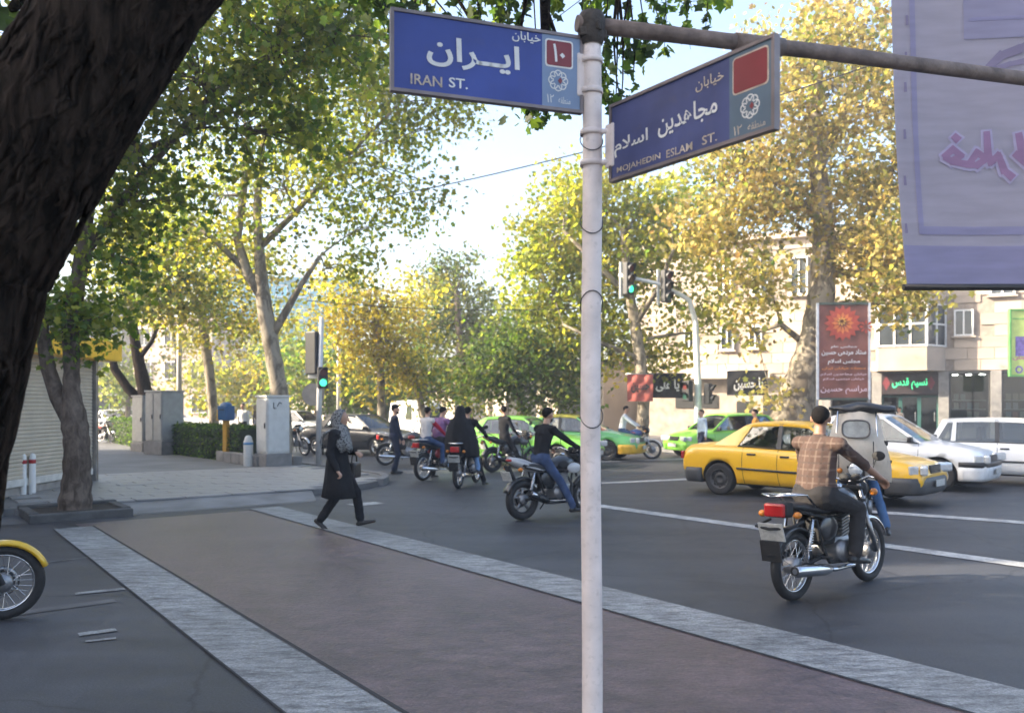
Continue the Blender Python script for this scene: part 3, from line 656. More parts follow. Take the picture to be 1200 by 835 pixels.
# --- forked tree on the left pavement
fb = gp(88,604)
F = lambda px, py, wp, d=fb.y: tp(px, py, d, wp)
tree('forked_tree', 'rough brown forked tree in a kerbed pit in front of the roller shutter', fb, [(Vector((fb.x,fb.y,.0)),.23),F(88,590,38),F(90,560,32),F(90,520,29),F(87,492,30),F(84,460,20),F(84,430,18),F(84,380,20),F(96,300,17),F(110,200,14),F(140,100,11),F(170,10,8)],
     [B(92,380,fb.y,46,34,700,.5),B(70,350,fb.y,26,20,160),B(150,150,12.5,70,90,900),B(230,90,12.6,90,90,1300),B(320,60,12.8,90,80,1200),B(400,40,13,80,60,1000),B(330,160,13.4,70,50,600),B(180,240,13,60,50,520),B(140,300,13,40,40,300),B(240,-60,12,240,70,1200),B(60,60,12,90,60,500)],
     [(GREEN,3),(DARKG,.5),(OLIVE,2),(LIME,1.2)], leaf=.115, density=1.4, bark=bark_brown, limbs=[[F(88,500,24),F(68,466,19),F(56,430,17),F(50,390,15),F(42,300,10)],[F(96,300,14),F(170,200,11),F(250,110,8),F(330,60,5)],[F(110,200,10),F(230,150,7),F(380,60,4)]], shape_='plane', cl=.42, droop=.4)

# --- the tall plane tree behind the white cabinet
d1_ = 24.0; b1 = at(331, 540, d1_); b1.z = .11
G = lambda px, py, wp, d=d1_: tp(px, py, d, wp)
tree('plane_tree', 'tall pale plane tree with spreading limbs behind the white street cabinet', b1, [(b1,.30),G(331,500,22),G(326,450,19.5),G(317,400,18.5),G(310,360,18),G(306,320,14),G(303,280,11),G(302,230,9),G(310,150,6)],
     [B(330,210,23,110,70,1500),B(250,230,24,80,70,1000),B(420,170,24,80,70,1400),B(470,110,24,70,60,1000),B(520,80,24,40,50,420),B(440,260,25,60,50,620),B(380,90,24,110,80,1500),B(490,210,25,38,40,260),B(505,150,24,52,38,320),B(280,120,25,110,80,1200),B(380,320,26,60,30,420),B(210,290,25,60,50,700),B(548,120,24,20,26,70),B(330,0,23,200,60,1500)],
     [(GREEN,1.8),(OLIVE,2.6),(LIME,1.4),(YELLOW,.5)], leaf=.14, density=1.25, limbs=[[G(309,350,13),G(290,320,12),G(278,280,10),G(285,230,9),G(290,160,6)],[G(318,395,10),G(335,365,9),G(352,335,7),G(375,300,5)],[G(304,290,9),G(345,250,7),G(400,190,5),G(470,120,3)],[G(290,318,8),G(250,280,6),G(220,260,4)]], shape_='plane', cl=.75)

def simple_tree(name, label, px, py, pts, blobs, mix, leaf, bark=None, cl=.8, limbs=(), group=None, shape_='kite', hang=None, d=None):
    blobs = [(c_, r_, int(n_*1.9)) for c_, r_, n_ in blobs]
    b = gp(px, py) if d is None else Vector(((px-600)*d/1000, d, .0))
    return tree(name, label, b, [(Vector((b.x,b.y,.0)), pts[0][2]*b.y/2000*1.25)]+[tp(x, y, b.y, wpx) for x, y, wpx in pts], blobs, mix, leaf, 1, bark, group, limbs, shape_, cl, .3, hang)
simple_tree('dark_tree', 'dark double stemmed tree behind the grey cabinets', 176, 527, [(175,500,20),(170,460,17),(162,420,13),(156,380,10),(158,340,7)],
     [B(150,330,29,50,50,900),B(210,330,29,50,50,800),B(180,270,29,60,40,900),B(130,260,29,50,60,700),B(250,350,30,40,36,420)], [(YELLOW,1.5),(OLIVE,2),(GREEN,1.5)], .19, bark_dark, limbs=[[tp(174,478,32.0,12),tp(150,455,32.0,11),tp(134,432,32.0,10),tp(128,400,32.0,7)],[tp(163,420,32.0,7),tp(178,400,32.0,5),tp(190,370,32.0,4)]])
simple_tree('slim_tree', 'slim pale trunked tree rising out of the clipped hedge', 250, 524, [(251,500,11),(247,450,11),(242,410,11),(238,380,10),(235,330,7)],
     [B(230,330,34,60,40,700),B(260,380,34,50,30,460),B(280,300,34,60,50,800),B(200,380,34,40,26,300),B(300,370,35,40,26,260)], [(YELLOW,2.2),(OLIVE,2),(BROWN,.5),(GREEN,.8)], .2)
simple_tree('street_tree', 'yellowing tree with a thin white trunk behind the grey sedan', 447, 520, [(447,490,9),(446,440,9),(444,400,8),(440,360,6)],
     [B(430,380,37,60,50,1100),B(400,350,37,46,40,700),B(470,400,37,50,50,800),B(440,440,37,50,24,380),B(490,350,38,30,36,360)], [(YELLOW,3.2),(OLIVE,1.6),(BROWN,.5)], .22)
simple_tree('street_tree', 'leaning bright green tree beyond the waiting motorcycles', 500, 519, [(498,495,8),(490,460,8),(482,440,7),(470,410,5)],
     [B(500,450,38,44,26,520),B(530,460,38,36,28,420),B(470,430,38,36,20,300)], [(GREEN,2.5),(YELLOW,1),(OLIVE,1)], .2)
simple_tree('dark_evergreen', 'tall dark olive tree standing beyond the yellowing street trees', 560, 512, [(545,480,12),(540,420,10),(535,340,6)],
     [B(530,350,46,40,40,1000),B(520,325,46,24,26,420),B(560,380,46,46,40,1000),B(500,380,46,50,40,900),B(585,410,46,40,36,760),B(540,420,46,70,40,1100),B(545,310,46,14,18,120)], [(DARKG,1.2),(OLIVE,2.5),(GREEN,1.2)], .24, bark_brown)
simple_tree('broad_tree', 'low spreading green tree with drooping branches behind the green taxis', 612, 524, [(612,500,9),(610,470,9),(608,440,8),(606,410,6)],
     [B(600,420,33,50,36,1300),B(640,440,33,46,30,1000),B(560,440,33,36,30,600),B(610,390,33,36,26,560),B(665,450,33,30,22,300)], [(GREEN,3),(DARKG,1),(OLIVE,1)], .2, hang=.35)
simple_tree('plane_tree', 'yellow green plane tree whose trunk carries the small red banner', 752, 527, [(753,500,15),(754,460,14),(750,420,14),(744,380,13),(736,330,10),(730,270,7)],
     [B(660,260,33.5,50,50,1000),B(640,330,33.5,44,50,1000),B(700,330,33.5,60,60,1300),B(700,400,33.5,60,36,900),B(650,390,33.5,44,36,800),B(740,270,33.5,60,60,1200),B(690,230,33.5,50,44,800),B(800,330,33.5,50,60,700),B(780,250,33.5,60,50,1000),B(640,290,33.5,26,40,420),B(770,420,33.5,36,30,320),B(660,215,33.5,20,26,160),B(830,390,33,26,30,160)],
     [(LIME,3),(OLIVE,2.0),(YELLOW,1.4),(GREEN,1)], .19, limbs=[[tp(744,380,32,8),tp(770,340,32,6),tp(790,290,32,4)],[tp(740,350,32,8),tp(700,310,32,6),tp(660,270,32,4)],[tp(750,420,32,7),tp(700,400,32,5),tp(660,380,32,3)]], cl=.85, shape_='plane')
dB = 29.0; bB = at(924, 533, dB); bB.z = .1
H_ = lambda px, py, wp, d=dB: tp(px, py, d, wp)
tree('plane_tree', 'huge old plane tree with a broad bending trunk in front of the stone building', bB, [(bB,.9),H_(926,505,58),H_(934,470,46),H_(946,430,40),H_(956,390,34),H_(963,340,30),H_(966,290,27),H_(962,230,22),H_(955,160,16),H_(960,80,10)],
     [B(900,250,29,70,60,1000),B(960,200,29,70,60,1100),B(1030,230,29,50,60,900),B(1040,320,28,46,50,800),B(880,160,29,70,60,1000),B(980,100,29,70,70,1300),B(1040,120,29,50,80,1000),B(1000,30,29,70,50,1000),B(900,330,28,50,30,330),B(872,380,28,22,26,130),B(1060,300,27,30,70,500),B(830,260,29,50,50,700),B(860,210,29,50,50,700),B(930,80,29,40,50,330),B(1000,290,28,40,30,360),B(900,40,30,16,30,60),B(1080,200,29,60,120,1200),B(905,470,28.4,14,20,50),B(1070,360,27,26,20,180),B(870,330,28,30,30,200)],
     [(STRAW,3),(OLIVE,2.2),(BROWN,1.2),(GREEN,.5)], .185, density=1.8, limbs=[[H_(966,300,15),H_(1000,270,11),H_(1035,240,8),H_(1050,180,5)],[H_(964,320,13),H_(1000,320,9),H_(1040,320,6),H_(1065,340,3)],[H_(963,260,12),H_(920,220,9),H_(870,190,6),H_(840,230,3)],[H_(960,200,10),H_(990,130,8),H_(1010,50,5)],[H_(952,410,9),H_(915,380,7),H_(885,390,4)]], cl=.8, shape_='plane')
# more trees far down both sides, and the ones over the left pavement
far = [('far_tree','pale green tree far behind the white barrier by the kiosk',150,505,[(150,480,6),(150,450,5)],[B(150,455,55,36,24,500),B(135,430,55,30,30,420)],[(GREEN,1),(OLIVE,2)]),
       ('far_tree','round green tree standing beyond the blue donation box',372,512,[(372,490,7),(372,450,6)],[B(370,430,46,50,40,1000),B(350,470,46,40,20,420),B(400,460,46,40,26,500)],[(GREEN,2.5),(OLIVE,1)]),
       ('far_tree','yellow green tree far behind the traffic signal post',300,508,[(300,490,6),(300,450,6)],[B(290,440,50,50,36,900),B(250,450,50,40,30,520),B(330,400,50,40,30,500)],[(YELLOW,1),(OLIVE,2),(GREEN,1)]),
       ('far_tree','deep green tree far beyond the man standing in dark clothes',410,508,[(410,490,7),(410,450,6)],[B(420,470,50,46,26,700),B(470,470,50,40,24,520),B(440,450,50,40,24,500)],[(DARKG,1.5),(GREEN,2)]),
       ('far_tree','olive tree far beyond the low dark building',640,505,[(640,480,7),(640,420,6)],[B(650,430,55,50,36,800),B(700,440,55,40,30,520),B(600,400,55,40,40,620)],[(OLIVE,2),(GREEN,1)]),
       ('far_tree','tall tree rising over the pink house',210,500,[(210,470,7),(208,420,6)],[B(220,420,64,30,30,420),B(190,340,64,50,30,500)],[(OLIVE,2),(YELLOW,1)])]
for nm, lb, px, py, pts, bl, mx in far: simple_tree(nm, lb, px, py, pts, bl, mx, .3, bark_brown, cl=1.2)
# unseen street trees added beyond the left edge to shade the crossing
for px, y, n in ((-12.5,10,0),(-13.5,18,1),(-12.0,.4,2)):
    b = Vector((px, y, .1)); z = Vector((0,0,1))
    tree('plane_tree', ['unseen plane tree added beside the kiosk for shade','unseen plane tree added behind the kiosk for shade','unseen plane tree added on the near side of the kiosk for shade'][n], b, [(b,.3),(b+z*2,.24),(b+z*4.5+Vector((.3,0,0)),.18),(b+z*7,.1)],
         [(b+Vector((0,0,6.5)),(2.4,2.4,1.8),800),(b+Vector((1.2,.5,8)),(2,2,1.6),600),(b+Vector((-1.2,-.5,7.8)),(2,2,1.6),600)], [(GREEN,2),(OLIVE,2),(YELLOW,.6)], .2, cl=.8)

# --- hedge
hb = [gp(300,546)+Vector((0,0,.11)), gp(214,535)+Vector((0,0,.11)), gp(138,520)+Vector((0,0,.11))]
def hedge(a, b, wdt, h, label, nl):
    d = b-a; L_ = d.length; t = thing('hedge', label, 'hedge', a, math.atan2(d.y, d.x), 'clipped hedges along the left pavement')
    m = MB(); k = 14; rings = []
    for i in range(k+1):
        x = L_*i/k; jy = random.uniform(-.03,.03); rings.append([Vector((x,-wdt*.42+jy,0)),Vector((x,-wdt*.44+jy,h*.9)),Vector((x,-wdt*.3,h*.95)),Vector((x,wdt*.3,h*.95)),Vector((x,wdt*.44,h*.9)),Vector((x,wdt*.42,0))])
    m.loft(rings); m.build('twig_core', M('hedge_core', (.018,.024,.010), .9), t)
    n = nl; pos = np.stack([rng.uniform(0,L_,n), rng.uniform(-1,1,n), rng.uniform(0,1,n)], 1); face = rng.integers(0,3,n)
    pos[:,1] = np.where(face==0, -1, np.where(face==1, 1, pos[:,1]))*wdt/2*rng.normal(1,.04,n); pos[:,2] = np.where(face==2, 1, pos[:,2])*h*rng.normal(1,.025,n)
    tag(link('leaves', leaves_mesh('leaves', pos, .075, palette([(DARKG,3),(GREEN,1.2)], n)*rng.uniform(.7,1.4,n)[:,None], 'kite', 0), lm, t), kind='stuff')
hedge(hb[0], hb[1], .9, .95, 'low clipped green hedge between the two street cabinets', 6500)
hedge(hb[1]+Vector((-.35,.4,0)), hb[2], .9, 1.0, 'clipped green hedge running behind the grey cabinets', 7000)
# ================================================================== STREET FURNITURE, LEFT
# tree pit
tb_ = gp(88,604)
tpit = thing('tree_pit', 'low concrete kerbed pit of dark soil around the forked tree', 'tree pit', (tb_.x, tb_.y, 0), AN)
pm = MB()
for c, s in (((0,-.52,.05),(1.4,.14,.14)),((0,.52,.09),(1.4,.14,.14)),((-.63,0,.07),(.14,.9,.14)),((.63,0,.07),(.14,.9,.14))): pm.box(c, s, bev=.02)
pm.build('kerb', M('pit_concrete', (.07,.068,.066), .8, var=.3, bump=.3), tpit)
MB().box((0,0,.07),(1.12,.9,.08)).build('soil', M('soil', (.035,.026,.018), .95, var=.5, scale=30, bump=.6), tpit)
# kiosk
KX, KY0, KY1, KZ = -8.45, 13.4, 17.6, 2.62
kio = thing('kiosk', 'small kiosk with closed cream roller shutter and yellow fascia', 'kiosk', (KX, KY0, .1), 0)
KL = KY1-KY0
cream = M('cream_shutter', (.52,.45,.35), .55, var=.1, scale=3, dirt=.2)
yel = M('yellow_fascia', (.92,.52,.02), .45, var=.08, dirt=.05)
wallm = M('kiosk_wall', (.33,.30,.27), .7, var=.2, dirt=.2)
MB().box((-1.7,KL/2,KZ/2-.02),(3.0,KL-.04,KZ)).build('wall', wallm, kio)
sl = MB(); z = .30
prof = []
while z < KZ-.12: prof += [(z,.0),(z+.02,.018),(z+.05,.018),(z+.066,.0)]; z += .07
for (za, xa), (zb, xb) in zip(prof[:-1], prof[1:]): sl.add([(-.16+xa,.95,za),(-.16+xa,KL-.12,za),(-.16+xb,KL-.12,zb),(-.16+xb,.95,zb)], [(0,1,2,3)])
sl.build('shutter', cream, kio)
bt = MB().box((-.15,(.95+KL-.12)/2,.24),(.05,KL-1.07,.13), bev=.01); bt.build('shutter_bottom_rail', M('pale_rail', (.6,.57,.52), .5, dirt=.3), kio)
for y in (.88, KL-.06): MB().box((-.12,y,KZ/2-.05),(.10,.09,KZ-.1), bev=.01).build('guide_rail', yel if y < 1 else steel, kio)
for y in (.2,.62): MB().box((-.14,y,1.2),(.06,.36,2.2), bev=.01).build('panel', M('kiosk_panel', (.30,.24,.17), .6, var=.2), kio)
MB().box((-.4,KL/2,KZ+.08),(1.4,KL+.5,.40), bev=.02).build('fascia', yel, kio)
MB().box((-1.7,KL/2,KZ+.02),(3.2,KL+.1,.12), bev=.01).build('roof', wallm, kio)
# red and white bollards
for i, (px, py) in enumerate(((27,587),(38,586))):
    p = gp(px, py); t = thing('bollard', 'white bollard with a red ring in front of the kiosk shutter', 'bollard', (p.x,p.y,.1), 0, 'red and white bollards by the kiosk')
    MB().lathe([(.0,.74),(.03,.735),(.052,.70),(.055,.67),(.055,.0)], seg=16).build('post', wpaint, t)
    MB().lathe([(.0565,.56),(.058,.56),(.058,.63),(.0565,.63)], seg=16, closed=True).build('red_ring', M('red_paint', (.35,.02,.02), .5), t)
# street cabinets
cabg = M('cabinet_grey', (.30,.30,.29), .5, .1, var=.12, dirt=.2); cabw = M('cabinet_white', (.52,.52,.50), .5, var=.08, dirt=.22); conc = M('concrete_base', (.20,.19,.18), .8, var=.2, bump=.2)
def cabinet(px, py, wd, dp, h, bh, rz, mat, label, doors=1, marks=False):
    p = gp(px, py) if not isinstance(px, Vector) else px
    t = thing('street_cabinet', label, 'cabinet', (p.x,p.y,.11), rz)
    MB().box((0,0,bh/2),(wd+.1,dp+.1,bh), bev=.02).build('plinth', conc, t)
    MB().box((0,0,bh+(h-bh)/2),(wd,dp,h-bh), bev=.015).build('body', mat, t)
    MB().box((0,0,h+.025),(wd+.07,dp+.07,.05), bev=.012).build('lid', mat, t)
    for k in range(doors):
        x = -wd/2+wd*(k+.5)/doors
        d = MB().box((x,-dp/2-.008,bh+(h-bh)/2),(wd/doors-.05,.02,h-bh-.1), bev=.006).build('door', mat, t)
        MB().box((x+wd/doors*.36,-dp/2-.03,bh+(h-bh)*.5),(.03,.03,.14), bev=.006).build('handle', bplast, d)
    MB().box((wd/2+.008,0,bh+(h-bh)/2),(.02,dp-.05,h-bh-.1), bev=.006).build('side_panel', mat, t)
    if marks:
        g = MB()
        for x0, z0, x1, z1 in ((-.12,-.02,-.12,.13),(-.12,-.02,-.05,-.02),(-.02,.03,.04,.13),(.04,.13,.1,.10)):
            d = Vector((x1-x0,0,z1-z0)); g.tube([(wd/2+.02, -.02+x0, h-.26+z0),(wd/2+.02, -.02+x1, h-.26+z1)], .012, 4)
        g.build('graffiti', bplast, t)
    return t
cabinet(193,535.5,1.0,.75,2.0,.42,R(-38),cabg,'big grey street cabinet on a concrete plinth by the hedge',2)
cabinet(171,532,.7,.6,1.86,.3,R(-38),cabg,'narrow grey cabinet tucked behind the bigger grey cabinet')
cabinet(320,551,.60,.62,1.78,.34,R(-48),cabw,'whitish street cabinet with a black scrawl near the signal post',1,True)
# donation box
p = gp(265,545)
t = thing('donation_box', 'blue donation box on a yellow post beside the hedge', 'donation box', (p.x,p.y,.11), R(-35))
MB().box((0,0,.58),(.17,.12,1.16), bev=.015).build('post', M('yellow_post', (.50,.27,.03), .5, var=.12, dirt=.25), t)
bb = MB().box((0,0,1.36),(.40,.30,.42), bev=.03).build('box', M('donation_blue', (.02,.09,.22), .45, var=.15), t)
MB().ell((0,0,1.57),(.2,.15,.10)).build('lid', MATS['donation_blue'], t)
MB().box((0,-.157,1.45),(.22,.012,.03)).build('slot', bplast, t); MB().box((-.19,-.06,1.3),(.03,.2,.3), bev=.005).build('yellow_side', yel, t)
# white capped post
p = gp(291,551)
t = thing('capped_post', 'short white round-topped post with a blue band beside the cabinet', 'bollard', (p.x,p.y,.11))
MB().lathe([(0,.80),(.05,.79),(.09,.74),(.10,.68),(.12,.64),(.12,.0)], seg=18).build('post', cabw, t)
MB().lathe([(.121,.56),(.124,.56),(.124,.62),(.121,.62)], seg=18, closed=True).build('blue_band', M('blue_band', (.05,.2,.42), .5), t)
# low planter kerb near signal
pk = thing('planter_kerb', 'low dark stone kerb wall at the foot of the signal post', 'kerb', un(-21.2,8.3,.11), AU)
for i in range(5): MB().box((-.4-i*.62,.0,.14),(.60,.26,.28), bev=.02).build('stone', conc, pk)
for i in range(5): MB().box((-.4-i*.62,1.0,.12),(.60,.26,.24), bev=.02).build('stone', conc, pk)

# ---- traffic signals
lensm = {'red': M('lens_red_off', (.10,.012,.01), .3), 'amber': M('lens_amber_off', (.12,.06,.01), .3), 'green': M('lens_green_lit', (.03,.55,.22), .3, emit=1.2), 'goff': M('lens_green_off', (.01,.06,.04), .3)}
sigm = M('signal_black', (.018,.018,.02), .5, var=.2)
def signal_head(parent, c, rz, n=3, s=.30, lit=2, lens=True):
    """faces local -Y rotated by rz"""
    mt = Matrix.Rotation(rz, 3, 'Z'); c = Vector(c); hh = n*s
    o = MB().box(c, (s*1.02, s*.62, hh+.04), rz, bev=.03).build('signal_head', sigm, parent)
    for k in range(n):
        z = hh/2-s*(k+.5); f = c+mt @ Vector((0,-s*.32,z))
        d = MB(); rg = [f+mt @ Vector((s*.36*math.cos(a), -.004, s*.36*math.sin(a))) for a in np.linspace(0, 2*math.pi, 17)[:-1]]; d.add(rg, [list(range(16))])
        d.build('lens', lensm[['red','amber','green'][k if n == 3 else (0, 2)[k]]] if k == lit else lensm[['red','amber','goff'][k if n == 3 else (0, 2)[k]]], o)
        v = MB(); va = []; 
        for a in np.linspace(R(-30), R(210), 14): va.append((f+mt @ Vector((s*.42*math.cos(a),0,s*.42*math.sin(a))), f+mt @ Vector((s*.42*math.cos(a),-s*.55*(.35+.65*max(0,math.sin(a))),s*.42*math.sin(a)))))
        v.add([q for pr in va for q in pr], [(2*i, 2*i+2, 2*i+3, 2*i+1) for i in range(13)], 0, True); v.build('visor', sigm, o)
    return o
polew = M('galvanised_pole', (.50,.50,.50), .45, .3, var=.12)
p = gp(373,550)
tl = thing('traffic_light', 'slim pale signal post with a big dark head and green walk lamp', 'traffic light', (p.x,p.y,.0))
dd = p.y/1000
MB().tube([(0,0,0),(.03,0,2.0),(.09,0,4.0)], [.075,.07,.06], 14).build('pole', polew, tl)
signal_head(tl, (-.16,.1,1.7+(474-414)*dd+.02), R(150), 3, .36, 9)
signal_head(tl, (.14,-.12,1.7+(474-443)*dd+.01), R(25), 2, .26, 1)
sg = MB().lathe([(0,-.01),(.30,-.01),(.30,.01),(0,.01)], (-.16,.12,1.7+(474-462)*dd), 'Y', 20, sm=False); sg.build('round_sign', M('grey_sign_back', (.16,.16,.165), .5, .3), tl)
MB().box((-.16,.1,1.7+(474-438)*dd),(.26,.05,.24), bev=.02).build('white_box', cabw, tl)
# signal with mast arm across the street
p = gp(818,531); dd = p.y/1000
tl2 = thing('traffic_light', 'white mast with a long arm carrying two signal heads over the street', 'traffic light', (p.x,p.y,.05))
def T2(px, py): return Vector(((px-600)*dd-p.x, 0, 1.7+(474-py)*dd-.05))
MB().tube([(0,0,0), T2(818,450), T2(816,400), T2(815,378), T2(808,352), T2(797,345), T2(770,332), T2(725,322)], [.14,.12,.11,.10,.09,.085,.07,.06], 12).build('mast', M('mast_white', (.62,.63,.62), .45, var=.08), tl2)
for px, py in ((733,327),(777,336)):
    signal_head(tl2, T2(px+3,py)+Vector((0,-.1,0)), R(40), 3, .36, 2 if px < 750 else 9)
    MB().box(T2(px-5,py)+Vector((0,.12,0)), (.10,.06,1.25), rz=R(20), bev=.01).build('backing_plate', wpaint, tl2)
signal_head(tl2, T2(805,458)+Vector((0,-.1,0)), R(-60), 2, .34, 9); signal_head(tl2, T2(829,461)+Vector((0,-.1,0)), R(60), 2, .34, 9)

# lamp posts, far left
for px, py, top, lb in ((210,522,320,'grey lamp post standing behind the big grey cabinet'),(397,515,340,'thin grey lamp post behind the signal post')):
    p = gp(px, py); k = p.y/1000; hh = 1.7+(474-top)*k; t = thing('street_lamp', lb, 'street lamp', (p.x,p.y,.1))
    MB().tube([(0,0,0),(0,0,hh*.6),(0,0,hh-.4),(-.25,0,hh-.1),(-1.2,0,hh+.1)], [.12,.09,.07,.055,.045], 10).build('pole', polew, t)
    MB().ell((-1.5,0,hh+.1),(.42,.14,.09)).build('lamp_head', polew, t)
# white barrier modules on the far left
bar = M('barrier_white', (.68,.68,.66), .55, var=.08, dirt=.2)
for i in range(9):
    p = at(120+i*26, 500, 46-.6*i); t = thing('road_barrier', 'white plastic barrier module in a row across the left street', 'barrier', (p.x,p.y,.05), R(-6), 'white barrier row beyond the hedge')
    MB().loft([[Vector((x,y,z)) for y, z in ((-.26,0),(-.24,.25),(-.09,.45),(-.06,.95),(.06,.95),(.09,.45),(.24,.25),(.26,0))] for x in (-.56,.56)], sm=False).build('block', bar, t)
    MB().box((0,-.12,.62),(.16,.04,.26)).build('dark_slot', bplast, t)
# far buildings on the left
def house(name, label, c, rz, w_, dp, h, wall, rows, cols, wz0=1.0, roofm=None, glassm=None, z0=0):
    t = thing(name, label, 'building', c, rz)
    MB().box((0,dp/2,h/2),(w_,dp,h)).build('wall', wall, t)
    MB().box((0,dp/2,h+.2),(w_+.5,dp+.5,.4)).build('cornice', roofm or wall, t)
    fl = h/rows; cw = w_/cols
    for r_ in range(rows):
        for c_ in range(cols):
            x = -w_/2+cw*(c_+.5); zc = fl*(r_+.55)
            f = MB(); ww, wh = cw*.5, fl*.5
            f.box((x,-.04,zc+wh/2),(ww+.12,.12,.08)); f.box((x,-.04,zc-wh/2),(ww+.2,.2,.08)); f.box((x-ww/2,-.04,zc),(.08,.12,wh-.08)); f.box((x+ww/2,-.04,zc),(.08,.12,wh-.08)); f.box((x,-.03,zc),(.05,.08,wh-.08))
            o = f.build('window', wpaint, t); MB().box((x,-.012,zc),(ww-.08,.02,wh-.08)).build('pane', glassm or MATS['win_dark'], o)
    return t
M('win_dark', (.05,.06,.07), .08, var=.3, scale=1, spec=.9)
pinkw = M('pink_render', (.50,.40,.35), .8, var=.1, scale=.5); tealw = M('teal_glass', (.05,.30,.42), .12, var=.35, scale=.4, spec=.9); stone_pale = M('pale_render', (.5,.46,.40), .8, var=.1, scale=.5); tanw = M('tan_render', (.42,.36,.30), .8, var=.15, scale=.6)
house('house', 'pink rendered house far behind the trees by the kiosk', at(185,474,80)+Vector((0,0,-1.7)), R(-10), 11, 9, 9.5, pinkw, 3, 4)
house('office_building', 'tall blue glass office block showing between the plane tree limbs', at(330,474,95)+Vector((0,0,-1.7)), R(12), 17, 12, 15.5, tealw, 6, 7, glassm=M('teal_pane', (.10,.42,.58), .1, var=.3, scale=.6, spec=.9))
house('house', 'pale rendered block hidden behind the far left trees', at(10,474,60)+Vector((0,0,-1.7)), R(25), 16, 10, 9, tanw, 3, 5)
# unseen buildings added off to the left to throw shade across the crossing
house('house', 'unseen tall terrace added on the near left to shade the crossing', Vector((-19,-5.25,.1)), R(90), 17.8, 8, 15, tanw, 5, 6)
house('house', 'unseen narrow lower house added as a sun gap between two tall terraces', Vector((-19,4.95,.1)), R(90), 2.2, 8, 11.0, stone_pale, 4, 1)  # roofline kept low to let a sunbeam reach the plaid shirt rider
house('house', 'unseen long terrace added behind the kiosk to shade the street', Vector((-19,12.1,.1)), R(90), 11.8, 8, 16, pinkw, 5, 6)
house('house', 'unseen lower terrace added to shade the hedge and left pavement', Vector((-19.5,23.5,.1)), R(90), 10.5, 7, 8, tanw, 2, 4)

# ================================================================== RIGHT: STONE BUILDING WITH SHOPS
FD = Vector((.90,-.435,0)).normalized(); FN = Vector((FD.y,-FD.x,0))   # FN points towards the street
if FN.y > 0: FN = -FN
F0 = at(1110, 474, 38); F0.z = 0
fb_ = thing('stone_building', 'beige stone clad building with bay window above dark shopfronts', 'building', (F0.x,F0.y,.1), math.atan2(FD.y, FD.x))
def fs(px, py, off=0.0):
    """photo ray -> facade coordinates (s, z); off = metres in front of the facade"""
    o = F0+FN*off; dx = (px-600)/1000; dr = Vector((dx,1,0)); k = o.dot(FN)/dr.dot(FN); q = dr*k
    return (q-F0).dot(FD), CAMH+(HOR-py)/1000*k-.1
stone = M('travertine', (.43,.355,.29), .6, var=.14, scale=1.3, bump=.05); stone2 = M('travertine_b', (.47,.395,.325), .6, var=.14, scale=1.3); stone3 = M('travertine_c', (.39,.32,.26), .6, var=.14, scale=1.3)
groutm = M('stone_grout', (.30,.25,.21), .8)
sL, _ = fs(745,470); sM, _ = fs(962,470); sR = fs(1290,470)[0]; zO = fs(1110,434)[1]; ZT = 9.6
def wrect(px0, py0, px1, py1, off=0):
    s0, z1 = fs(px0, py0, off); s1, _ = fs(px1, py0, off); _, z0 = fs((px0+px1)/2, py1, off); _, z1 = fs((px0+px1)/2, py0, off); return s0, s1, z0, z1
wins = [wrect(1118,362,1141,393), wrect(843,383,859,410), wrect(876,381,892,408), wrect(800,386,813,411), wrect(925,300,946,345), wrect(880,300,900,345), wrect(838,305,856,345), wrect(1002,300,1030,345), wrect(1160,300,1190,345)]
bay = wrect(1026,352,1108,434, 0)
# upper wall behind the cladding
MB().box(((sL+sR)/2, 4.3, (zO+ZT)/2),(sR-sL, 8.0, ZT-zO)).build('wall', groutm, fb_)
MB().box(((sL+sM)/2, 4.3, zO/2),(sM-sL, 8.0, zO-.01)).build('lower_wall', M('rough_stone_wall', (.36,.30,.25), .85, var=.3, scale=2.2, bump=.4, bscale=8), fb_)
MB().box(((sL+sR)/2, 4.2, ZT+.15),(sR-sL+.6, 8.6, .3)).build('cornice', stone, fb_)
pw, ph = 1.05, .50
cm = []
for mt_ in (stone, stone2, stone3):
    me = MB().box((0,0,0),(pw-.02,.05,ph-.016), bev=.006).mesh('stone_panel'); me.materials.append(mt_); cm.append(me)
rp_ = random.Random(4); npan = 0
rows_ = int((ZT-zO)/ph)
zz = zO+.25
for r_ in range(rows_+1):
    z = zO+ph*(r_+.5)
    if z > ZT: break
    s = sL+.5+(pw/2 if r_ % 2 else 0)
    while s < sR-.4:
        hit = any(a-pw*.42 < s < b+pw*.42 and c-ph*.4 < z < d+ph*.4 for a, b, c, d in wins) or (bay[0]-.3 < s < bay[1]+.3 and z < bay[3]+.1)
        if not hit and (z < 6.4 or s < sM):
            link('stone_panel', cm[rp_.randrange(3)], None, fb_, (s, .268+rp_.uniform(-.004,.004), z)); npan += 1
        s += pw
if True:
    MB().box(((sM+sR)/2, .262, (6.45+ZT)/2),(sR-sM, .05, ZT-6.45)).build('upper_cladding', stone, fb_)
whitef = M('window_frame_white', (.70,.70,.69), .45, var=.05)
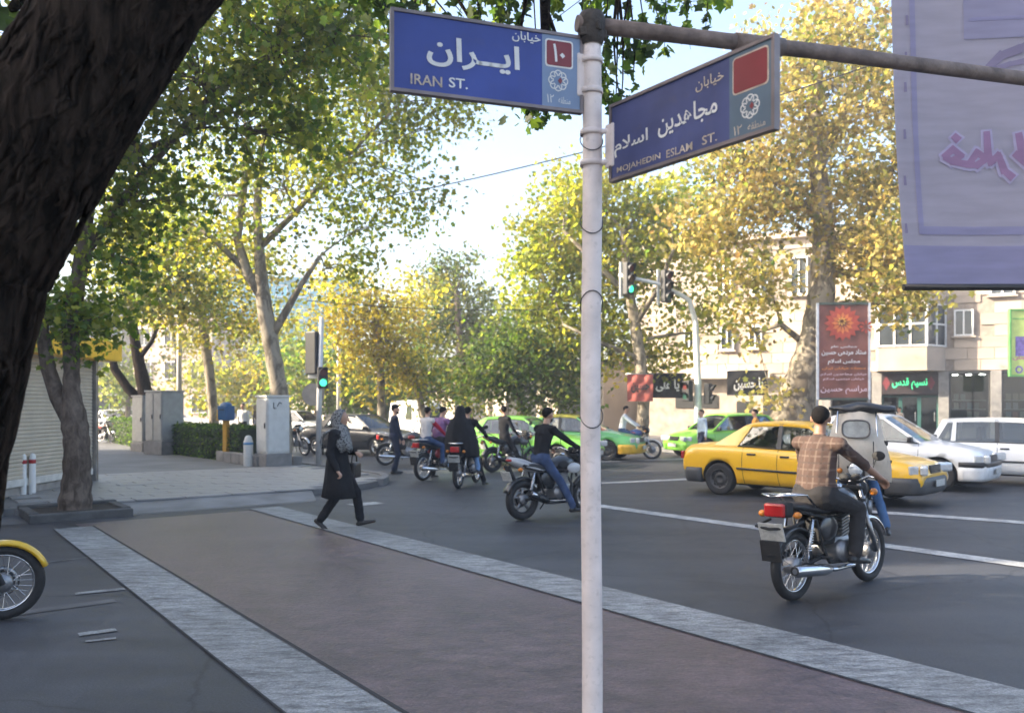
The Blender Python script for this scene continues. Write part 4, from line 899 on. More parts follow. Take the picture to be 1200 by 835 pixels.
def window(parent, a, b, c, d, y=.20, cols=2, rows=1, dark=False):
    o = MB(); t = .07
    o.box(((a+b)/2,y,d-t/2),(b-a,.14,t)); o.box(((a+b)/2,y,c+t/2),(b-a,.14,t)); o.box((a+t/2,y,(c+d)/2),(t,.14,d-c-2*t)); o.box((b-t/2,y,(c+d)/2),(t,.14,d-c-2*t))
    for k in range(1, cols): o.box((a+(b-a)*k/cols,y,(c+d)/2),(t,.12,d-c-2*t))
    for k in range(1, rows): o.box(((a+b)/2,y+.005,c+(d-c)*k/rows),(b-a-2*t,.11,t))
    f = o.build('window', whitef, parent)
    for i in range(cols):
        for j in range(rows):
            MB().box((a+(b-a)*(i+.5)/cols,y+.03,c+(d-c)*(j+.5)/rows),((b-a)/cols-t,.012,(d-c)/rows-t)).build('pane', MATS['win_dark'], f)
    if y > .1: MB().box(((a+b)/2,y-.02,c-.04),(b-a+.2,.22,.07), bev=.01).build('sill', stone2, f)
    return f
for a, b, c, d in wins: window(fb_, a, b, c, d)
# bay: front and two canted sides
a, b, c, d = bay; bo = 1.0; a2_, b2_ = a+.15, b-.75
zs = fs(1060,406,bo)[1]; zt = fs(1060,355,bo)[1]
foot = [Vector((a,.25,0)),Vector((a2_,-bo,0)),Vector((b2_,-bo,0)),Vector((b,.25,0))]
MB().poly([p+Vector((0,0,zO)) for p in foot], zs-zO).build('bay_wall', stone, fb_); MB().poly([p+Vector((0,0,zt)) for p in foot], 2.6).build('bay_wall', stone, fb_)
bw = MB(); t = .09
def bayside(p, q, cols):
    L_ = (q-p).length; f = MB(); d_ = (q-p).normalized(); ang = math.atan2(d_.y, d_.x)
    for k in range(cols+1): f.box(p+d_*L_*k/cols*.98+d_*.01*L_+Vector((0,0,(zs+zt)/2)), (.09,.09,zt-zs), rz=ang)
    for z in (zs+.05, zs+(zt-zs)*.52, zt-.05): f.box((p+q)/2+Vector((0,0,z)), (L_-.1,.08,.075), rz=ang)
    o = f.build('bay_window', whitef, fb_)
    for k in range(cols):
        for z0_, z1_ in ((zs+.09, zs+(zt-zs)*.52-.04), (zs+(zt-zs)*.52+.04, zt-.09)):
            MB().box(p+d_*L_*(k+.5)/cols+Vector((0,0,(z0_+z1_)/2)), (L_/cols-.09,.012,z1_-z0_), rz=ang).build('pane', MATS['win_dark'], o)
bayside(foot[0],foot[1],1); bayside(foot[1],foot[2],3); bayside(foot[2],foot[3],2)
# ground floor: shops recessed under the overhang
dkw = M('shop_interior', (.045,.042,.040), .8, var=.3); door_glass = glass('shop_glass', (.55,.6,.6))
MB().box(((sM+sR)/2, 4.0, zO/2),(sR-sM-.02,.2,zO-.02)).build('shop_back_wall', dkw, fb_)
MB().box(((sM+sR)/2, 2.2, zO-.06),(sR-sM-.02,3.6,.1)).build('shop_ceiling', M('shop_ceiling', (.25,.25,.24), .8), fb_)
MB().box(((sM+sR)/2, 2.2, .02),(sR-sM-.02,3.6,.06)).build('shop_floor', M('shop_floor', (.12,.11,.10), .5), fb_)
piers = [fs(px,470)[0] for px in (1027,1106,1168)]; pierm = M('shop_pier', (.24,.23,.22), .5, var=.2)
for s in [sM+.2]+piers+[sR-.3]: MB().box((s,.6,zO/2),(.42,.7,zO-.02), bev=.01).build('pier', pierm, fb_)
s0, s1 = piers[0]+.21, piers[1]-.21; zs0 = fs(1066,462)[1]
so = MB().box(((s0+s1)/2,.30,(zs0+zO)/2-.03),(s1-s0,.10,zO-zs0-.1), bev=.01).build('shop_sign', M('sign_board_dark', (.035,.026,.028), .4), fb_)
neon = M('neon_green', (.05,.55,.22), .4, emit=.7)
lettering(shape('\u0646\u0633\u06cc\u0645 \u0642\u062f\u0633'), (s0+s1)/2, (zs0+zO)/2-.03, (s1-s0)*.62, (zO-zs0)*.5, neon, so, y=.24, bold=.02)
for k, s in enumerate(((s0+.2), (s1-.3))):
    MB().add([(s+ .28*math.cos(a)*(.6), .243, (zs0+zO)/2+.32*math.sin(a)) for a in np.linspace(0, 6.28, 5)[:-1]], [(0,1,2,3)]).build('sign_ornament', M('sign_maroon', (.16,.03,.04), .5), so)
for a_, b_ in ((s0,(2*s0+s1)/3),((2*s0+s1)/3,(s0+2*s1)/3),((s0+2*s1)/3,s1)):
    f = MB(); zt_ = zs0-.08
    for s in (a_+.04, b_-.04): f.box((s,.6,zt_/2+.04),(.07,.07,zt_-.08))
    f.box(((a_+b_)/2,.6,zt_),(b_-a_,.07,.07)); f.box(((a_+b_)/2,.6,.12),(b_-a_-.15,.06,.16)); o = f.build('shop_door', M('green_frame', (.03,.10,.09), .4), fb_)
    MB().box(((a_+b_)/2,.6,zt_/2+.1),(b_-a_-.15,.012,zt_-.2)).build('pane', door_glass, o); MB().box((b_-.16,.55,1.05),(.04,.05,.4), bev=.01).build('handle', chrome, o)
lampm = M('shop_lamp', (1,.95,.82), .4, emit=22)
nsh = 0
for a_, b_ in ((piers[1]+.21, piers[2]-.21),(piers[2]+.21, sR-.5)):
    f = MB(); zt_ = zO-.12
    for s in (a_+.04,b_-.04): f.box((s,.5,zt_/2+.05),(.08,.08,zt_-.1))
    f.box(((a_+b_)/2,.5,zt_),(b_-a_,.08,.08)); f.box(((a_+b_)/2,.5,.3),(b_-a_-.16,.1,.5)); o = f.build('shop_window', M('dark_frame', (.05,.05,.05), .4), fb_)
    MB().box(((a_+b_)/2,.5,zt_/2+.28),(b_-a_-.16,.012,zt_-.62)).build('pane', door_glass, o)
    for k in range(3):
        o2 = MB().lathe([(0,-.02),(.11,-.02),(.11,.02),(0,.02)], (a_+(b_-a_)*(k+.5)/3, 1.2, zO-.15), 'Z', 12).build('ceiling_lamp', lampm, fb_)
    t = thing('book_shelf', 'white display shelf of books behind the '+('wider' if nsh else 'narrower')+' shop window', 'shelf', fb_.matrix_basis @ Vector(((a_+b_)/2, 1.0, .05)), math.atan2(FD.y, FD.x)); nsh += 1
    wd = b_-a_-.3; sh = MB()
    for z in (.55,.95,1.35,1.75): sh.box((0,0,z),(wd,.3,.04))
    sh.build('shelves', whitef, t); MB().box((0,.2,1.0),(wd,.04,2.0)).build('back_panel', M('shelf_back', (.09,.08,.08), .7), t)
    bme = MB().box((0,0,.14),(.20,.05,.28), bev=.004).mesh('book')
    bcols = [M('book_%d' % k, c, .5) for k, c in enumerate(((.65,.63,.58),(.5,.55,.62),(.6,.5,.4),(.35,.38,.42),(.6,.25,.2),(.7,.7,.7),(.25,.4,.5)))]
    for z in (.57,.97,1.37,1.77):
        for k in range(int(wd/.27)):
            if rp_.random() < .12: continue
            me = bme.copy(); o = link('book', me, bcols[rp_.randrange(7)]); 
            o.location = t.matrix_basis @ Vector((-wd/2+.16+k*.27, -.02, z)); o.rotation_euler = (R(-8), 0, math.atan2(FD.y, FD.x)); tag(o, 'book stood face out on a shelf in the shop window', 'book', 'books on the shop window shelves')
# openings in the lower left wall
for px0, px1, py0, py1 in ((893,940,463,520),(862,880,470,520),(790,840,463,478)):
    a_, b_, c_, d_ = wrect(px0, py0, px1, py1); c_ = max(c_, .05)
    MB().box(((a_+b_)/2,.27,(c_+d_)/2),(b_-a_,.04,d_-c_), bev=.005).build('dark_opening', M('opening_dark', (.02,.02,.02), .6), fb_)
MB().box(((sL+sM)/2-1,-.1,zO-.12),(sM-sL-2.5,.7,.24), bev=.02).build('ledge', stone2, fb_)
# sloping awning roof left end
# ---- banners on the building side
def hung(name, label, px0, py0, px1, py1, d, mat, rz, parts_fn, cat='banner', wave=.03, group=None):
    p0 = at(px0, py1, d); p1_ = at(px1, py0, d); wd, hh = p1_.x-p0.x, p1_.z-p0.z
    t = thing(name, label, cat, (p0.x, d, p0.z), rz, group)
    m = MB(); ns = 12
    for y in (0,.006):
        vs = [Vector((wd*i/ns, y+wave*math.sin(i*1.1)*math.sin(j*.8), hh*j/ns)) for j in range(ns+1) for i in range(ns+1)]
        m.add(vs, [(j*(ns+1)+i, j*(ns+1)+i+1, (j+1)*(ns+1)+i+1, (j+1)*(ns+1)+i) for j in range(ns) for i in range(ns)], 0, True)
    m.build('cloth', mat, t); parts_fn(t, wd, hh); return t
pinkl = M('banner_letter_pink', (.75,.55,.58), .6, var=.15); whitl = M('banner_letter_white', (.75,.74,.72), .6, var=.15); oral = M('banner_letter_orange', (.7,.25,.06), .6)
def brownban(t, wd, hh):
    y = -.05
    def petals(cx, cz, r, n, mat, y):
        m = MB()
        for k in range(n):
            a = 2*math.pi*k/n; d = Vector((math.cos(a),0,math.sin(a))); s = Vector((-d.z,0,d.x)); c = Vector((cx,y-.002*(k % 2),cz))
            m.add([c+d*r*.25, c+d*r*.7+s*r*.17, c+d*r, c+d*r*.7-s*r*.17], [(0,1,2,3)])
        m.build('flower_print', mat, t)
    petals(wd*.48, hh*.80, wd*.36, 16, M('petal_red', (.45,.07,.04), .6, var=.2), y); petals(wd*.48, hh*.80, wd*.22, 12, M('petal_orange', (.62,.17,.05), .6), y-.006); petals(wd*.46, hh*.82, wd*.09, 8, M('petal_gold', (.7,.38,.08), .6), y-.012)
    petals(wd*.93, hh*.76, wd*.14, 8, MATS['petal_red'], y)
    rows = ((.545,.5,.035,whitl),(.485,.86,.07,whitl),(.385,.62,.06,whitl),(.315,.84,.03,oral),(.25,.9,.035,pinkl),(.20,.8,.03,pinkl),(.085,.9,.09,pinkl))
    words = ['\u0645\u062c\u0644\u0633 \u0639\u0627\u0645','\u0633\u062a\u0627\u062f \u0645\u0631\u062f\u0645\u06cc \u062d\u0633\u06cc\u0646','\u0645\u062c\u0644\u0633 \u0627\u0633\u0644\u0627\u0645','\u0645\u0646\u0637\u0642\u0647 \u062e\u06cc\u0627\u0628\u0627\u0646 \u0627\u06cc\u0631\u0627\u0646','\u062e\u06cc\u0627\u0628\u0627\u0646 \u0645\u062c\u0627\u0647\u062f\u06cc\u0646 \u0627\u0633\u0644\u0627\u0645','\u062e\u06cc\u0627\u0628\u0627\u0646 \u0645\u0631\u062f\u0645\u06cc \u0627\u0633\u0644\u0627\u0645','\u0645\u0631\u0627\u0633\u0645 \u062d\u0633\u06cc\u0646']
    for (fz, fw, fh, mt_), wtxt in zip(rows, words): lettering(shape(wtxt), wd*.5, hh*fz, wd*fw, hh*fh, mt_, t, y=-.06, bold=.015)
    for x in (0, wd): MB().box((x,0,hh/2),(.07,.07,hh+.1)).build('side_rail', M('pale_rail_b', (.6,.6,.62), .5), t)
    for z in (hh+.03, -.03): MB().box((wd/2,0,z),(wd-.08,.08,.07)).build('end_rail', M('rail_dark', (.06,.08,.06), .5), t)
    for x in (.0, wd): MB().box((x,.06,-1.55+hh*0),(.08,.08,3.2)).build('support_leg', steel, t)
bbm = M('banner_brown', (.20,.07,.05), .6, var=.45, scale=1.6)
hung('vertical_banner', 'tall brown banner with an orange flower and white lines of script', 958, 357, 1017, 466, 26.5, bbm, R(-4), brownban, wave=.02)
blk = M('banner_black', (.022,.021,.022), .75)
def yahos(t, wd, hh):
    lettering(HOS, wd*.52, hh*.45, wd*.72, hh*.55, whitl, t, y=-.05, bold=.03)
    for x in (.02, wd-.02): MB().tube([(x,.02,hh-.05),(x,.6,hh+.35)], .012, 5).build('rope', black, t)
    MB().tube([(-.05,0,hh),(wd+.05,0,hh)], .02, 6).build('top_rod', steel, t)
hung('black_banner', 'black banner with pale script hung across the stone wall', 852, 434, 899, 463, 38, blk, R(-4), yahos)
def smallban(t, wd, hh):
    lettering(shape('\u06cc\u0627 \u0639\u0644\u06cc'), wd*.5, hh*.5, wd*.7, hh*.5, MATS['banner_letter_white'], t, y=-.05, bold=.03)
    MB().tube([(-.05,0,hh),(wd+.05,0,hh)], .02, 6).build('top_rod', steel, t); MB().tube([(wd*.2,.0,hh),(wd*.2,.4,hh+.2)], .012, 5).build('rope', black, t)
hung('black_banner', 'crumpled dark banner with blurred pale script beside the red one', 762, 437, 803, 466, 33, blk, R(8), smallban, wave=.09)
def redban(t, wd, hh):
    lettering(shape('\u062d\u0633\u06cc\u0646'), wd*.5, hh*.5, wd*.7, hh*.4, MATS['opening_dark'], t, y=-.06, bold=.03)
    MB().tube([(-.05,0,hh),(wd+.05,0,hh)], .02, 6).build('top_rod', steel, t); MB().tube([(wd*.5,.0,hh),(wd*.6,.55,hh+.1)], .012, 5).build('rope', black, t)
hung('red_banner', 'small faded red banner tied to the plane tree trunk', 735, 438, 765, 470, 31.4, M('banner_red', (.36,.09,.07), .7, var=.35, scale=3), R(-3), redban, wave=.05)
# green poster sign at the right edge
p = at(1183, 440, 24); p2_ = at(1230, 363, 24)
t = thing('poster_sign', 'lime green poster board with purple print on a grey post', 'sign', (p.x, 24, .1))
wd = p2_.x-p.x; z0, z1 = p.z-.1, p2_.z-.1
MB().box((wd/2,0,(z0+z1)/2),(wd,.06,z1-z0), bev=.01).build('board', M('poster_lime', (.42,.52,.16), .5, var=.12), t)
f = MB(); e = .05
for c, s in (((wd/2,-.01,z1),(wd+e,.1,e)),((wd/2,-.01,z0),(wd+e,.1,e)),((0,-.01,(z0+z1)/2),(e,.1,z1-z0-e)),((wd,-.01,(z0+z1)/2),(e,.1,z1-z0-e))): f.box(c, s)
f.build('frame', M('poster_frame', (.12,.33,.10), .5), t)
MB().box((wd/2,-.034,z1-.25),(wd-.12,.008,.03)).build('rule_line', M('poster_green', (.14,.36,.1), .5), t)
MB().box((.30,-.034,(z0+z1)/2-.1),(.3,.008,.55)).build('picture_print', M('poster_purple', (.16,.12,.34), .5, var=.4, scale=12), t)
lettering(shape('\u0633\u0627\u0645\u0627\u0646'), .35, z0+.5, .55, .14, M('poster_magenta', (.45,.06,.25), .5), t, y=-.036, bold=.02)
MB().lathe([(.06,-.034),(.11,-.034)], (.25,0,z0+.17), 'Y', 16).build('round_mark', MATS['poster_purple'], t)
MB().tube([(wd/2,.1,0),(wd/2,.1,z1+.3)], .06, 12).build('post', steel, t)

# ---- low building across the street, behind the bikes
lb = thing('low_building', 'low tan building with dark gateway openings behind the street trees', 'building', un(-55,32,.1), AU)
MB().box((0,4.6,1.9),(42,8,3.8)).build('wall', tanw, lb)
MB().box((0,4.1,3.95),(42.6,9.4,.3)).build('roof_slab', M('brown_fascia', (.16,.11,.08), .7), lb)
for k, (x, wd, m_) in enumerate(((-12,2.6,0),(-7.5,3.6,0),(-2.6,2.4,0),(2.5,3.4,0),(8.5,3.6,0),(14,3.0,0),(19,3.0,0))):
    o = MB().box((x,.56,1.45),(wd,.10,2.7)).build('gateway', MATS['opening_dark'], lb)
    for sx in (-1,1): MB().box((x+sx*(wd/2+.15),.5,1.5),(.3,.3,3.0), bev=.02).build('pillar', stone2, lb)
# overhead cables
cab = M('cable', (.02,.02,.02), .6)
def cable(a, b, sag, label, r=.011):
    a, b = Vector(a), Vector(b); pts = [a.lerp(b, i/16)-Vector((0,0,sag*4*(i/16)*(1-i/16))) for i in range(17)]
    o = MB().tube([q-a for q in pts], r, 5).build('cable', cab, None, a); tag(o, label, 'cable')
cable(at(302,256,24), at(1130,38,20), .5, 'thin overhead cable slanting past the sign pole over the street', .016)
cable(at(360,352,30), at(700,360,31), .2, 'thin pale cable strung low between the street trees', .014)
cable(at(560,80,11), at(820,-130,12), .2, 'fine wire crossing the sky above the blue plate', .006)
# ================================================================== CARS
def paint(name, col, rough=.35): return M(name, col, rough, 0, var=.05, scale=2, coat=.6, dirt=.05)
car_glass = glass('car_glass', (.72,.75,.75)); interior = M('car_interior', (.025,.025,.027), .8)
headl = M('headlight_glass', (.55,.57,.58), .1, .3, var=.15, scale=20); taill = M('taillight_red', (.30,.012,.012), .2); amberl = M('indicator_amber', (.5,.17,.02), .25)
plate_m = M('plate_white', (.42,.42,.40), .5, var=.2, scale=30, dirt=.3)
CARS = {}
def car_meshes(kind):
    """local frame: +X forward, +Y left, origin on the ground at the middle"""
    if kind in CARS: return CARS[kind]
    S = dict(sedan=dict(L=4.41,W=1.70,H=1.40,wb=2.67,r=.30,xf=-.02), logan=dict(L=4.25,W=1.74,H=1.52,wb=2.63,r=.31,xf=.0), wagon=dict(L=3.95,W=1.62,H=1.42,wb=2.4,r=.28,xf=.0), hatch=dict(L=3.85,W=1.66,H=1.43,wb=2.44,r=.29,xf=0.0))[kind]
    L_, W_, H_, wb = S['L'], S['W']/2, S['H'], S['wb']; out = {'S': S}
    # side profile: x fraction -> (top z, bottom z, half width factor)
    if kind == 'sedan':   pr = [(-.5,.62,.42,.86),(-.49,.84,.36,.93),(-.46,.93,.28,.97),(-.36,.955,.23,1.0),(-.26,.95,.20,1.0),(0,.90,.19,1.0),(.20,.885,.19,1.0),(.30,.85,.20,1.0),(.42,.76,.22,.97),(.47,.70,.25,.92),(.495,.60,.30,.85),(.5,.52,.38,.80)]
    elif kind == 'logan': pr = [(-.5,.66,.42,.86),(-.49,.92,.36,.93),(-.46,1.02,.28,.97),(-.36,1.04,.23,1.0),(-.26,1.03,.20,1.0),(0,.98,.19,1.0),(.16,.965,.19,1.0),(.25,.93,.20,1.0),(.40,.83,.22,.97),(.46,.76,.25,.92),(.495,.62,.30,.85),(.5,.52,.38,.80)]
    else:                 pr = [(-.5,.62,.40,.88),(-.492,.86,.34,.94),(-.47,.91,.28,.97),(-.36,.92,.23,1.0),(-.2,.92,.20,1.0),(0,.90,.19,1.0),(.18,.885,.19,1.0),(.28,.85,.20,1.0),(.42,.74,.22,.96),(.47,.68,.25,.91),(.495,.58,.30,.85),(.5,.50,.38,.80)]
    xs = np.array([p[0] for p in pr]); ft = lambda x, k: float(np.interp(x, xs, [p[k] for p in pr]))
    def sec(x):
        zt, zb, wf = ft(x,1), ft(x,2), ft(x,3); w_ = W_*wf; h = zt-zb
        half = [(0,zb),(w_*.78,zb),(w_*.92,zb+.04),(w_*.975,zb+.20*h),(w_,zb+.45*h),(w_*.995,zb+.68*h),(w_*.965,zb+.86*h),(w_*.90,zt-.02*h),(w_*.80,zt+.004),(w_*.4,zt+.022),(0,zt+.028)]
        return half
    st = sorted(set(list(np.round(np.linspace(-.46,.46,34),4))+[-.5,-.496,-.49,-.478,.472,.485,.493,.497,.5]))
    rings = []
    for x in st:
        h = sec(x); rings.append([Vector((x*L_, y, z)) for y, z in h]+[Vector((x*L_, -y, z)) for y, z in h[-2:0:-1]])
    m = MB().loft(rings); me = m.mesh('body_raw')
    # wheel arches by boolean
    tmp = bpy.data.objects.new('tmp', me); COL.objects.link(tmp); cut = MB(); xr, xf_ = -wb/2+S['xf']-.02, wb/2+S['xf']-.02
    for x in (xr, xf_):
        for s in (-1,1): cut.lathe([(0,s*(W_-.24)),(S['r']*1.17,s*(W_-.24)),(S['r']*1.17,s*(W_+.2)),(0,s*(W_+.2))], (x,0,S['r']+.01), 'Y', 28)
    cobj = bpy.data.objects.new('cut', cut.mesh('cut')); COL.objects.link(cobj)
    md = tmp.modifiers.new('b','BOOLEAN'); md.operation = 'DIFFERENCE'; md.object = cobj; md.solver = 'EXACT'
    dg = bpy.context.evaluated_depsgraph_get(); bme = bpy.data.meshes.new_from_object(tmp.evaluated_get(dg)); bpy.data.objects.remove(tmp); bpy.data.objects.remove(cobj)
    # belt limits for the cabin
    cab_ = dict(sedan=(-.345,-.20,.055,.235), logan=(-.36,-.20,.04,.225), wagon=(-.485,-.415,.06,.24), hatch=(-.47,-.34,.06,.24))[kind]
    xb0, xr1, xr0, xw0 = [c*L_ for c in cab_]
    for f in bme.polygons:
        c = f.center; inner = any(math.hypot(c.x-x, c.z-S['r']-.01) < S['r']*1.165 and abs(c.y) < W_*1.1 and abs(c.y) > W_-.30 for x in (xr, xf_)) and (abs(f.normal.y) < .25 or abs(c.y) < W_-.2)
        if inner or c.z < .235: f.material_index = 1
        if xb0+.15 < c.x < xw0-.25 and f.normal.z > .8 and c.z > .8 and abs(c.y) < W_*.78: f.material_index = 1
    out['body'] = bme
    # greenhouse
    yb, yr = W_*.895, W_*.70; zb_ = lambda x: ft(x/L_,1)-.02
    def base(x, s): return Vector((x, s*yb, zb_(x)))
    zr = H_-.045
    def roof(x, s): return Vector((x, s*yr, zr-.03*abs((x-(xr0+xr1)/2)/((xr0-xr1)/2))**2))
    rf = MB(); gx_, gy = 12, 8; top = []; 
    for layer, dz in ((0,.0),(1,-.035)):
        vs = []
        for i in range(gx_+1):
            x = xr1-.05+(xr0-xr1+.10)*i/gx_
            for j in range(gy+1):
                t = -1+2*j/gy; e = abs((x-(xr0+xr1)/2)/((xr0-xr1)/2+.05))
                vs.append(Vector((x, t*(yr+.03), zr+.045*(1-t**2)-.035*e**2.5-.012*abs(t)**6+dz)))
        fs_ = [(i*(gy+1)+j,(i+1)*(gy+1)+j,(i+1)*(gy+1)+j+1,i*(gy+1)+j+1) for i in range(gx_) for j in range(gy)]; rf.add(vs, fs_, 0, True)
        top.append(vs)
    ring = [j for j in range(gy+1)]+[i*(gy+1)+gy for i in range(1,gx_+1)]+[gx_*(gy+1)+j for j in range(gy-1,-1,-1)]+[i*(gy+1) for i in range(gx_-1,0,-1)]
    a = [top[0][i] for i in ring]; b = [top[1][i] for i in ring]; n = len(ring); rf.add(a+b, [(i,(i+1) % n,n+(i+1) % n,n+i) for i in range(n)], 0, False)
    out['roof'] = rf.mesh('roof')
    pil = []; xB = (xr0+xr1)/2+.10; wins_ = []
    xc = xr1+.12 if kind != 'wagon' else xr1+.65
    for s in (-1,1):
        def bar(p, q, w1, w2, mat=0):
            mm = MB(); dn = Vector((0,s,0))*.018; e = Vector((1,0,0))
            vs = [p-e*w1/2-dn, p+e*w1/2-dn, p+e*w1/2+dn, p-e*w1/2+dn, q-e*w2/2-dn, q+e*w2/2-dn, q+e*w2/2+dn, q-e*w2/2+dn]
            mm.add(vs, [(0,1,2,3),(7,6,5,4),(0,4,5,1),(1,5,6,2),(2,6,7,3),(3,7,4,0)]); return mm.mesh('pillar')
        pil += [('pillar', bar(base(xw0,s), roof(xr0,s), .10,.07), 'paint'), ('pillar', bar(base(xB,s), roof(xB-.02,s), .09,.07), 'trim')]
        # rear quarter panel
        if kind in ('sedan','logan'):
            q = [base(xb0,s), base(xb0+.50,s), roof(xr1+.10,s), roof(xr1-.04,s)]
        else: q = [base(xb0,s), base(xb0+.14,s), roof(xr1+.10,s), roof(xr1-.04,s)]
        mm = MB().ext([p-Vector((0,s*.018,0)) for p in q], (0,s*.036,0)); pil.append(('rear_pillar', mm.mesh('rear_pillar'), 'paint'))
        ins = Vector((0,-s*.004,0))
        cells = [(xw0-.04, xB+.04, xr0-.02, xB+.03), (xB-.04, q[1].x, xB-.05, q[2].x)]
        if kind == 'wagon':
            xm = (xB+q[1].x)/2-.25; pil.append(('pillar', bar(base(xm,s), roof(xm+.02,s), .09,.07), 'paint')); cells = [cells[0], (xB-.04, xm+.04, xB-.05, xm+.05), (xm-.04, q[1].x, xm-.03, q[2].x)]
        for x0,x1,x2,x3 in cells:
            wins_.append(('side_window', MB().ext([base(x0,s)+ins, base(x1,s)+ins, roof(x3,s)+ins, roof(x2,s)+ins], (0,-s*.004,0)).mesh('side_window')))
        pil.append(('window_seal', MB().tube([base(xw0-.02,s)+Vector((0,s*.012,.008)), base(xB,s)+Vector((0,s*.012,.008)), base(q[1].x,s)+Vector((0,s*.012,.008))], .012, 6).mesh('window_seal'), 'trim'))
    wsb = [base(xw0,1), base(xw0,-1), roof(xr0,-1), roof(xr0,1)]
    def curved(a, b, c, d, bulge):
        vs = []; k = 8
        for j in range(5):
            for i in range(k+1):
                u_, v_ = i/k, j/4; p = (a.lerp(b, u_)).lerp(d.lerp(c, u_), v_); p = p+Vector((bulge*4*u_*(1-u_), 0, .012*4*v_*(1-v_))); vs.append(p)
        return MB().add(vs, [(j*(k+1)+i, j*(k+1)+i+1, (j+1)*(k+1)+i+1, (j+1)*(k+1)+i) for j in range(4) for i in range(k)], 0, True)
    out['windshield'] = curved(*wsb, .09).mesh('windshield'); out['rear_window'] = curved(base(xb0,1), base(xb0,-1), roof(xr1,-1), roof(xr1,1), -.06).mesh('rear_window')
    out['pillars'] = pil; out['wins'] = wins_
    # outline helper on the side skin
    def skin(x, zf, s, o=.003):
        h = sec(x/L_); zb2, zt2 = h[0][1], h[8][1]; z = zb2+(zt2-zb2)*zf; zz = [q[1] for q in h[2:9]]; yy = [q[0] for q in h[2:9]]
        return Vector((x, s*(float(np.interp(z, zz, yy))+o), z))
    gaps = MB()
    for s in (-1,1):
        for x in (xw0-.02, xB, xr1-.02):
            pts = [skin(x+(.08*max(0,(.5-zf)) if x < 0 else 0), zf, s, .0015) for zf in np.linspace(.06,.97,14)]
            for p_, q_ in zip(pts[:-1], pts[1:]): gaps.add([p_-Vector((.005,0,0)), p_+Vector((.005,0,0)), q_+Vector((.005,0,0)), q_-Vector((.005,0,0))], [(0,1,2,3)])
    out['gaps'] = gaps.mesh('door_gap')
    tr = MB()
    for s in (-1,1):
        pts = [skin(x, .43, s, .004) for x in np.linspace(xr+S['r']*1.25, xf_-S['r']*1.25, 12)]; tr.tube(pts, .024, 6, flat=.9)
    out['trim'] = tr.mesh('side_trim')
    out['handles'] = [MB().box(skin(x, .80, s, .008), (.17,.03,.035), bev=.008).mesh('door_handle') for s in (-1,1) for x in (xB+.14, xr1+.16)]
    # bumpers follow the ends
    def bumper(sign):
        xs0 = (abs(xf_) if sign > 0 else abs(xr))+S['r']*1.2; xe = L_/2+.02; ye = W_+.004; rr = [(xs0, ye), ((xs0+xe-.22)/2, ye-.004)]
        for tt in np.linspace(0, 90, 9): rr.append((xe-.26+.24*math.sin(R(tt)), ye-.30+.29*math.cos(R(tt))))
        rr.append((xe-.005, ye*.35)); rr = rr+[(x_, -y_) for x_, y_ in rr[::-1]]; rr.insert(len(rr)//2, (xe+.01, 0)); rg = []
        for i, (x_, y_) in enumerate(rr):
            a_, b_ = rr[max(0,i-1)], rr[min(len(rr)-1,i+1)]; tn = Vector((b_[0]-a_[0], b_[1]-a_[1])).normalized(); nm = Vector((-tn.y, tn.x)); nm = nm if nm.dot(Vector((x_-1.2, y_))) > 0 else -nm
            rg.append([Vector((sign*(x_+nm.x*o_), y_+nm.y*o_, z)) for o_, z in ((-.20,.22),(-.03,.22),(.0,.28),(.012,.42),(-.004,.50),(-.20,.51))])
        return MB().loft(rg).mesh('bumper')
    out['bumpers'] = [bumper(1), bumper(-1)]
    fx = L_/2
    out['lights'] = []
    hz = ft(.47,1)-.085
    for s in (-1,1):
        out['lights'].append(('headlight', MB().box((fx-.035, s*W_*.60, hz+.01), (.12,.44,.16), rz=-s*R(16), bev=.035).mesh('headlight'), 'head'))
        out['lights'].append(('indicator', MB().box((fx-.135, s*W_*.86, hz+.01), (.15,.08,.145), rz=-s*R(35), bev=.02).mesh('indicator'), 'head'))
        tz = ft(-.48,1)-.14; out['lights'].append(('tail_light', MB().box((-fx+.045, s*W_*.70, tz), (.08,.40 if kind in ('sedan','logan') else .2,.15), rz=s*R(10), bev=.02).mesh('tail_light'), 'tail'))
    g = MB()
    for k in range(4): g.box((fx+.002-.004*k, 0, hz-.045+.03*k), (.03,W_*.62,.016))
    g.box((fx-.02,0,hz+.01),(.03,W_*.64,.14)); out['grille'] = g.mesh('grille')
    out['plates'] = [MB().box((sg*(fx+.075), 0, .40), (.012,.46,.11), bev=.003).mesh('licence_plate') for sg in (1,-1)]
    mir = []
    for s in (-1,1): mir.append(MB().box(base(xw0-.16,s)+Vector((0,s*.11,.07)), (.09,.17,.11), bev=.025).mesh('mirror'))
    out['mirrors'] = mir
    r_ = S['r']; ty = MB().lathe([(r_*.62,-.075),(r_*.86,-.09),(r_*.96,-.085),(r_,-.06),(r_,.06),(r_*.96,.085),(r_*.86,.09),(r_*.62,.075)], axis='Y', seg=32)
    out['tyre'] = ty.mesh('tyre')
    rm = MB().lathe([(0,.052),(r_*.16,.05),(r_*.20,.062),(r_*.34,.055),(r_*.42,.035),(r_*.55,.045),(r_*.60,.075),(r_*.64,.076),(r_*.64,.02)], axis='Y', seg=28)
    for k in range(8): a_ = k*math.pi/4; rm.box((r_*.48*math.cos(a_), .046, r_*.48*math.sin(a_)), (.045,.012,.045), mi=1, mat=Matrix.Rotation(-a_,3,'Y'))
    out['rim'] = rm.mesh('rim')
    out['axles'] = (xr, xf_, W_)
    wip = MB(); 
    for y in (.15,-.4): p0 = Vector((xw0+.02,y,zb_(xw0)+.03)); wip.tube([p0, p0+Vector((-.1,.35,.06))], .007, 4)
    out['wiper'] = wip.mesh('wiper')
